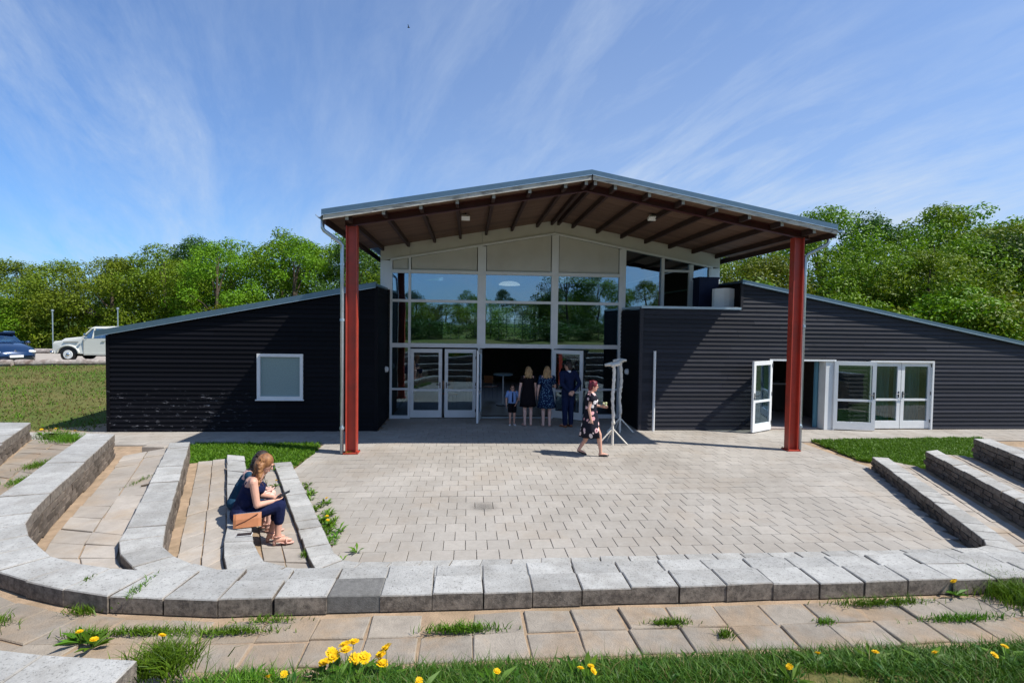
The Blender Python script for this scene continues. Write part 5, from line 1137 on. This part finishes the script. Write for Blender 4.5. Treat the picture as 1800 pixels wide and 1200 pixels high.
def dress(root, P, s, hem, mt, name='dress', fold=.05, sleeves=0.0, hemw=(.22, .17), hemc=None, neckz=1.40, wide=1.06):
    R_ = []; n = 30; hc = V3(hemc) if hemc is not None else V3((0, 0, 0))
    pe, wa, ch = P['pel'], P['waist'], P['chest']
    prof = [(hem, hemw[0], hemw[1], fold, hc), ((hem+.90)/2-.01, (hemw[0]+.185)/2, (hemw[1]+.14)/2, fold*.6, hc*.5), (.93, .184, .136, fold*.3, V3((0, 0, 0))), (1.02, .162, .122, .01, V3((0, 0, 0))), (1.12, .142, .108, 0.01, V3((0, 0, 0))), (1.22, .156, .128, 0, V3((0, .010, 0))), (1.29, .166, .138, 0, V3((0, .014, 0))), (1.36, .168, .105, 0, V3((0, 0, 0))), (neckz+.02, .13, .075, 0, V3((0, -.004, 0)))]
    for z_, rx, ry, fo, c in prof: R_.append(ringy(V3((c.x, c.y, z_))*s+V3((wa.x, wa.y, 0)), rx*s*wide, ry*s*wide, n, fo, 8, z_*3))
    mb = MB().loft(R_, cap=True); o = mb.build(name, mt, root, smooth=True, local=True)
    if sleeves:
        for sd in 'LR':
            a, e = P['sh'+sd], P['el'+sd]; m_ = MB(); m_.tube([a+(a-e)*.06, a.lerp(e, .5), a.lerp(e, sleeves)], [.058*s, .060*s, .066*s], 12); m_.ellip(a, (.062*s, .062*s, .058*s)); m_.build('sleeve', mt, o, smooth=True, local=True)
    return o
def shoes(root, P, s, mt, name='shoe', sole=True, heel=0):
    for sd in 'LR':
        a = P['ank'+sd]; d = V3(P['f'+sd]).normalized(); m_ = MB(); t_ = V3((a.x, a.y, a.z-.072*s))
        k_ = V3((-d.y, d.x, 0)); L_ = .17*s
        rings = []
        for u, w_, h in ((-.045, .026, .052), (-.01, .036, .060), (.06, .038, .050), (.12, .044, .036), (.165, .032, .026), (.185, .012, .016)):
            c = t_+d*u*s; rings.append([c+k_*(w_*s*math.cos(t))+V3((0, 0, max(-.004, h*s*math.sin(t)))) for t in np.linspace(0, 2*math.pi, 13)[:-1]])
        m_.loft(rings); m_.build(name, mt, root, smooth=True, local=True)

# --- woman walking to the right in the floral dress
rt, P, q, rot, s = standing('w', (2.72, 11.45, 0), R(-90)+R(-6), 1.66, 'woman with short burgundy hair walking right in a black dress with pink and white flowers', skin='skin',
    pose=dict(hipL=(-.085, 0, .89), hipR=(.085, 0, .89), kneeL=(-.08, -.02, .48), ankL=(-.07, -.24, .135), kneeR=(.08, .19, .50), ankR=(.07, .23, .09), fL=(-.05, 1, -.35), fR=(.05, 1, .05),
              elL=(-.21, .02, 1.12), wrL=(-.17, .26, 1.10), elR=(.225, -.07, 1.11), wrR=(.225, -.02, .86), chest=(0, .02, 1.29), head=(0, .05, 1.585), hd=(.05, 1, -.12)))
dress(rt, P, s, .44, M['floral'], wide=1.16, hemw=(.235, .21), fold=.06, sleeves=.12, hemc=(0, -.01, 0))
shoes(rt, P, s, M['black'], 'sandal')
h = MB(); skull_hair(h, q, rot, s*1.0, vol=1.06); h.ellip(q(0, .02, .085), (.062*s, .062*s, .04*s), rot=rot); 
for i in range(26): a = random.uniform(0, 6.28); h.ellip(q(.06*math.cos(a), -.03+.065*math.sin(a), random.uniform(.0, .10)), (.024, .024, .024))
fused('hair', h, M['hairred'], rt, .009, 1)
wfl = MB()
for i in range(14): a = random.uniform(0, 6.28); wfl.ellip((-.13+.035*math.cos(a), .33+.035*math.sin(a), 1.12+random.uniform(-.03, .04)), (.02, .02, .02))
wfl.build('x', M['stem'], None, local=True).name = 'bouquet'
bq = D.objects['bouquet']; bq.location = rt.location; bq.rotation_euler = rt.rotation_euler; props(bq, 'small green and cream posy held in the walking woman\'s hand', 'bouquet')
bq.data.materials.clear(); bq.data.materials.append(mat('posy', (.30, .36, .12), .8, .2, base2=(.65, .6, .45), b2scale=40, b2range=(.45, .55)))

# --- boy
rt, P, q, rot, s = standing('b', (1.28, 15.0, .004), R(180), 1.14, 'small boy in light blue shirt, dark tie, shorts and glasses facing the camera', female=False, skin='skin',
    pose=dict(wrL=(-.15, .17, .93), elL=(-.27, -.02, 1.13), shL=(-.19, 0, 1.40), shR=(.19, 0, 1.40)))
m_ = MB(); n = 24
m_.loft([ringy(V3((0, 0, z_))*s, rx*s, ry*s, n, fo, 7) for z_, rx, ry, fo in ((.93, .185, .135, .02), (1.05, .170, .128, .02), (1.2, .175, .13, 0), (1.34, .18, .125, 0), (1.41, .15, .09, 0), (1.46, .065, .065, 0))]); sh_ = m_.build('shirt', M['shirtb'], rt, smooth=True, local=True)
for sd in 'LR': a, e = P['sh'+sd], P['el'+sd]; m_ = MB(); m_.tube([a+(a-e)*.08, a.lerp(e, .4), a.lerp(e, .75)], [.065*s, .068*s, .072*s], 12); m_.ellip(a, (.068*s,)*3); m_.build('sleeve', M['shirtb'], sh_, smooth=True, local=True)
m_ = MB(); m_.add([V3(p)*s for p in ((-.02, .135, 1.40), (.02, .135, 1.40), (.04, .148, 1.02), (0, .15, .97), (-.04, .148, 1.02))], [(0, 4, 3, 2, 1)]); m_.add([V3(p)*s for p in ((-.02, .115, 1.40), (.02, .115, 1.40), (.04, .125, 1.02), (0, .13, .97), (-.04, .125, 1.02))], [(0, 1, 2, 3, 4)]); m_.build('tie', M['navy'], rt, local=True)
m_ = MB()
for sd, sx in (('L', -1), ('R', 1)): h_, k_ = P['hip'+sd], P['knee'+sd]; m_.tube([h_+V3((0, 0, .05*s)), h_.lerp(k_, .5), h_.lerp(k_, .88)], [.098*s, .098*s, .092*s], 14)
m_.ellip(P['pel'], (.178*s, .128*s, .13*s), seg=14); m_.build('shorts', M['blackf'], rt, smooth=True, local=True); shoes(rt, P, s*1.1, M['shirtw'], 'trainer')
h = MB(); skull_hair(h, q, rot, s*1.28, vol=1.02); h.ellip(q(0, .03, .08), (.06*s*1.28, .06*s*1.28, .035*s*1.28), rot=rot); h.build('hair', M['hairdark'], rt, smooth=True, local=True)
m_ = MB()
for sx in (-1, 1): m_.tube([q(sx*.032+.024*math.cos(t), .098, .003+.018*math.sin(t)) for t in np.linspace(0, 2*math.pi, 11)], .0045, 5)
m_.tube([q(-.01, .1, .005), q(.01, .1, .005)], .004, 5); m_.build('glasses', M['black'], rt, local=True)

# --- woman in the black dress, back to the camera
rt, P, q, rot, s = standing('w2', (1.71, 14.85, .004), R(8), 1.68, 'woman in a plain black dress with blond hair seen from behind at the open door', skin='skinp', pose=dict(elL=(-.24, -.01, 1.10), wrL=(-.25, .04, .86)))
dress(rt, P, s, .56, M['blackf'], hemw=(.225, .165), sleeves=.25); shoes(rt, P, s, M['nude'], 'ballet_flat')
def longhair(rt, q, rot, s, mt, length=.26, w_=.085, seed=3, voxel=.010, curl=.012):
    rg_ = random.Random(seed); h = MB(); skull_hair(h, q, rot, s, vol=1.03)
    for i in range(20):
        a = R(180)+R(-82)+R(164)*i/19; x_, y_ = math.sin(a)*0, 0
        an = R(-85)+R(170)*i/19; bx_, by_ = w_*math.sin(an), -.055-.04*math.cos(an); L_ = length*rg_.uniform(.8, 1.1); pts = []; rr_ = []
        for j in range(6): t = j/5; pts.append(q(bx_*(1+.25*t)+curl*math.sin(j*2+i), by_-.02*t+curl*math.cos(j*1.7+i), .02-L_*t)); rr_.append((.024*(1-.55*t))*s)
        h.tube(pts, rr_, 7)
    return fused('hair', h, mt, rt, voxel, 1)
longhair(rt, q, rot, s, M['hairblond'], .23)
# --- woman in the dotted dress
rt, P, q, rot, s = standing('w3', (2.23, 14.76, .004), R(-4), 1.70, 'woman in a navy dress with pale specks and long straight blond hair, seen from behind', skin='skinp', pose=dict(elL=(-.235, .0, 1.10), wrL=(-.25, .06, .87), elR=(.24, .06, 1.12), wrR=(.17, .26, 1.10)))
dress(rt, P, s, .53, M['dots'], hemw=(.24, .175), sleeves=.7, fold=.06); shoes(rt, P, s, M['nude'], 'heeled_shoe'); longhair(rt, q, rot, s, M['hairblond'], .30, seed=5)
# --- man in the suit
rt, P, q, rot, s = standing('m', (2.83, 14.68, .004), R(22), 1.84, 'tall man in a dark navy suit and brown shoes standing with hands behind his back', female=False,
    pose=dict(elL=(-.27, -.12, 1.14), wrL=(-.09, -.19, .95), elR=(.27, -.12, 1.14), wrR=(.05, -.20, .95), hd=(-.5, 1, -.15), pnL=(0, 1, 0), pnR=(0, 1, 0)))
m_ = MB(); limb(m_, [P['hipL'], P['kneeL'], P['ankL']], [.105*s, .078*s, .062*s], 14); limb(m_, [P['hipR'], P['kneeR'], P['ankR']], [.105*s, .078*s, .062*s], 14); m_.ellip(P['pel'], (.175*s, .13*s, .13*s), seg=14); fused('trousers', m_, M['suit'], rt, .012, 3)
m_ = MB(); m_.ellip(P['pel']+V3((0, 0, -.03)), (.195*s, .15*s, .16*s), seg=14); m_.ellip(P['waist'], (.165*s, .13*s, .17*s), seg=14); m_.ellip(P['chest'], (.195*s, .14*s, .17*s), seg=14); m_.tube([P['pel']+V3((0, 0, -.15)), P['waist'], P['chest']], [.165*s, .14*s, .15*s], 16)
limb(m_, [P['shL'], P['chest']+V3((0, 0, .11))*s, P['shR']], [.072*s, .075*s, .072*s])
for sd in 'LR': limb(m_, [P['sh'+sd], P['el'+sd], P['el'+sd].lerp(P['wr'+sd], .93)], [.072*s, .056*s, .042*s])
fused('jacket', m_, M['suit'], rt, .012, 3); MB().tube([P['neck']+V3((0, -.005, -.015))*s, P['neck']+V3((0, 0, .045))*s], [.068*s, .058*s], 14).build('shirt_collar', M['shirtw'], rt, smooth=True, local=True); shoes(rt, P, s*1.15, M['brownl'], 'leather_shoe')
h = MB(); skull_hair(h, q, rot, s, vol=1.0); h.build('hair', M['hairdark'], rt, smooth=True, local=True)

# --- seated women on the second wall, local frame: facing +y, z=0 is the terrace they have their feet on
def seated(loc, face, label, s, skin, top, bottom, hairm, longl, shoe, phone=True, lean=0.0, bare=False):
    root = empty('person', loc, label, 'person', 'women sitting on the seat wall'); root.rotation_euler = (0, 0, face)
    st = .33
    P = {k: V3(v)*s for k, v in dict(pel=(0, 0, st+.10), waist=(0, .05, st+.27), chest=(0, .09, st+.45), neck=(0, .135, st+.60), head=(0, .195, st+.745), shL=(-.17, .095, st+.545), shR=(.17, .095, st+.545), elL=(-.20, .17, st+.27), elR=(.20, .17, st+.27), wrL=(-.075, .37, st+.24), wrR=(.075, .37, st+.24),
         hipL=(-.09, .0, st+.085), hipR=(.09, .0, st+.085), kneeL=(-.075, .44, st+.17), kneeR=(.075, .45, st+.175), ankL=(-.06, .33, .10), ankR=(.085, .42, .10)).items()}
    pe = P['pel'].copy()
    for kk in ('waist', 'chest', 'neck', 'head', 'shL', 'shR', 'elL', 'elR'):
        v = P[kk]-pe; c_, s_ = math.cos(lean*(.5 if kk == 'waist' else 1)), math.sin(lean*(.5 if kk == 'waist' else 1)); P[kk] = pe+V3((v.x, v.y*c_+v.z*s_, v.z*c_-v.y*s_))
    b = MB()
    for sd in 'LR':
        limb(b, [P['hip'+sd], P['knee'+sd], P['ank'+sd]], [.085*s, .056*s, .036*s], 12); c = P['knee'+sd].lerp(P['ank'+sd], .32); b.ellip(c+V3((0, -.012, 0)), (.05*s, .052*s, .10*s)); foot(b, P['ank'+sd], (0, 1, 0), s)
        limb(b, [P['sh'+sd], P['el'+sd], P['wr'+sd]], [.052*s, .042*s, .026*s]); hand(b, P['wr'+sd], P['el'+sd], s, .75, 1, ((1 if sd == 'L' else -1)*.6, 0, .8))
    b.ellip(P['pel'], (.185*s, .135*s, .11*s), seg=14); b.ellip(P['waist'], (.14*s, .11*s, .15*s), seg=14); b.ellip(P['chest'], (.158*s, .115*s, .15*s), seg=14); b.tube([P['pel'], P['waist'], P['chest']], [.12*s, .115*s, .12*s], 12)
    for sx in (-1, 1): b.ellip(P['chest']+V3((sx*.065, .085, -.03))*s, (.062*s, .055*s, .058*s))
    limb(b, [P['shL'], P['chest']+V3((0, 0, .08))*s, P['shR']], [.055*s, .06*s, .055*s]); limb(b, [P['neck']-V3((0, .01, .06))*s, P['neck'].lerp(P['head'], .6)], [.055*s, .048*s])
    q, rot = head(b, P['head'], (0, .85, -.5), (0, 0, 1), s); fused('body', b, M[skin], root, .008, 2); face_bits(root, q, rot, s)
    m_ = MB(); m_.ellip(P['pel'], (.198*s, .148*s, .118*s), seg=16)
    for sd in 'LR':
        e_ = P['knee'+sd].lerp(P['ank'+sd], .48) if not bare else P['hip'+sd].lerp(P['knee'+sd], .72)
        limb(m_, [P['hip'+sd], P['knee'+sd], e_] if not bare else [P['hip'+sd], e_], [.104*s, .074*s, .066*s] if not bare else [.104*s, .082*s])
    fused('trousers' if not bare else 'skirt', m_, bottom, root, .011, 2)
    m_ = MB(); m_.ellip(P['waist'], (.155*s, .124*s, .165*s), seg=16); m_.ellip(P['chest']+V3((0, .004, -.015)), (.169*s, .126*s, .125*s), seg=16); m_.tube([P['pel'], P['waist'], P['chest']], [.14*s, .13*s, .13*s], 16)
    for sx in (-1, 1): m_.ellip(P['chest']+V3((sx*.065, .088, -.03))*s, (.070*s, .061*s, .066*s)); m_.tube([P['chest']+V3((sx*.085, .09, .07))*s, P['chest']+V3((sx*.085, .03, .158))*s, P['chest']+V3((sx*.08, -.09, .06))*s], .014*s, 6)
    if bare: 
        for sd in 'LR': limb(m_, [P['sh'+sd], P['sh'+sd].lerp(P['el'+sd], .4)], [.062*s, .056*s])
    fused('top', m_, top, root, .010, 2)
    for sd in 'LR':
        a = P['ank'+sd]; g_ = MB(); zb = .0; g_.loft([[V3((a.x+w_*math.cos(t), a.y+u, z_+.010*math.sin(t))) for t in np.linspace(0, 2*math.pi, 11)[:-1]] for u, w_, z_ in ((-.045, .026, .055 if not bare else .012), (.03, .032, .030 if not bare else .012), (.09, .042, .012), (.155, .036, .012), (.185, .016, .012))])
        if not bare: g_.tube([(a.x, a.y-.035, .05), (a.x, a.y-.035, .0)], [.024, .018], 8)
        g_.tube([V3((a.x+.048*math.cos(t), a.y+.10, .012+.062*math.sin(t))) for t in np.linspace(0, math.pi, 8)], .010, 6); g_.tube([V3((a.x+.040*math.cos(t), a.y+.045*math.sin(t), .105)) for t in np.linspace(0, 2*math.pi, 12)], .007, 5)
        g_.build('sandal', shoe, root, smooth=True, local=True)
    rg_ = random.Random(9); h = MB(); skull_hair(h, q, rot, s, vol=1.07)
    for i in range(26):
        an = R(-95)+R(190)*i/25; bx_, by_ = .08*math.sin(an), -.04-.05*math.cos(an); L_ = longl*rg_.uniform(.75, 1.1); b0 = q(bx_, by_, .0); pts = []; rr_ = []
        for j in range(8): t = j/7; pts.append(b0+V3((bx_*.35*t+.020*math.sin(j*1.9+i), -.05*t+.020*math.cos(j*1.6+i*1.3), -L_*t))); rr_.append((.026*(1-.5*t)+.004*math.sin(j*2.2+i))*s)
        h.tube(pts, rr_, 7)
    hr = fused('hair', h, hairm, root, .009, 1); st_ = MB()
    for i in range(110):
        an = R(-110)+R(220)*rg_.random(); b0 = q(.082*math.sin(an), -.045-.055*math.cos(an), rg_.uniform(-.06, .07)); L_ = longl*rg_.uniform(.5, 1.1); ph_ = rg_.uniform(0, 6); wv = rg_.uniform(.008, .02); ox, oy = rg_.uniform(-.02, .02), rg_.uniform(-.04, .01)
        st_.tube([b0+V3((ox*j/8+wv*math.sin(j*1.5+ph_), oy*j/8-.03*j/8+wv*math.cos(j*1.7+ph_), -L_*j/8)) for j in range(9)], [.0055*(1-.07*j) for j in range(9)], 4)
    st_.build('hair_strands', hairm, hr, smooth=True, local=True)['kind'] = 'stuff'
    if phone:
        pz = (P['wrL']+P['wrR'])/2+V3((0, .11, .055)); b = MB(); b.box(-.036, .036, -.075, .075, -.004, .004); o = b.build('phone', M['black'], None, local=True)
        o.matrix_world = Matrix.Translation(V3(loc)) @ Matrix.Rotation(face, 4, 'Z') @ Matrix.Translation(pz) @ Matrix.Rotation(R(22), 4, 'X'); props(o, 'dark phone held in both hands by the front seated woman', 'phone')
    return root, P
fa = R(-90)+R(16)
seated((-2.66, 6.47, .20), fa, 'seated woman with long wavy blond hair in a sleeveless navy jumpsuit, looking at her phone', .93, 'skin', M['navy'], M['navy'], M['haircop'], .30, M['nude'], lean=.12)
seated((-2.90, 6.93, .20), fa+R(-6), 'seated woman half hidden behind the one in the navy jumpsuit, bare knees showing', .89, 'skinp', M['tealf'], M['tealf'], M['hairdark'], .16, M['nude'], phone=False, bare=True, lean=.20)
# clutch bag and phone on the wall
a = R(-68); 
bag = empty('clutch_bag', (-2.50, 6.22, .527), 'tan leather clutch bag standing on the seat wall beside the front seated woman', 'bag'); bag.rotation_euler = (R(-14), 0, R(16))
mb = MB(); L_, Hh_, T_ = .145, .155, .035
rings = [[V3((x_, T_*k_*sy, z_)) for (sy, z_) in ((-1, .0), (1, .0), (1.0, Hh_*.6), (.4, Hh_), (-.4, Hh_), (-1.0, Hh_*.6))] for x_, k_ in ((-L_, .55), (-L_*.8, .95), (0, 1), (L_*.8, .95), (L_, .55))]
mb.loft([list(reversed(r_)) for r_ in rings]); mb.build('bag_body', M['tan'], bag, local=True, smooth=False)
MB().tube([(-.11, -T_-.004, Hh_*.25), (-.02, -T_-.006, Hh_*.45), (.11, -T_-.004, Hh_*.9)], .005, 5).build('strap', mat('dark_brown_leather', (.10, .03, .015), .5), bag, local=True)
MB().box(-L_*.92, L_*.92, -T_*.4, T_*.4, Hh_, Hh_+.006).build('zip', M['chrome'], bag, local=True)
ph = MB(); ph.box(-.075, .075, -.037, .037, 0, .009); o = ph.build('phone', M['black'], None, local=True); props(o, 'phone in a pale case lying on the seat wall beside the clutch bag', 'phone'); o.location = (-2.44, 5.99, .529); o.rotation_euler = (0, 0, R(12))
ph = MB(); ph.box(-.080, .080, -.041, .041, -.001, .004); c_ = ph.build('phone_case', M['white'], o, local=True)
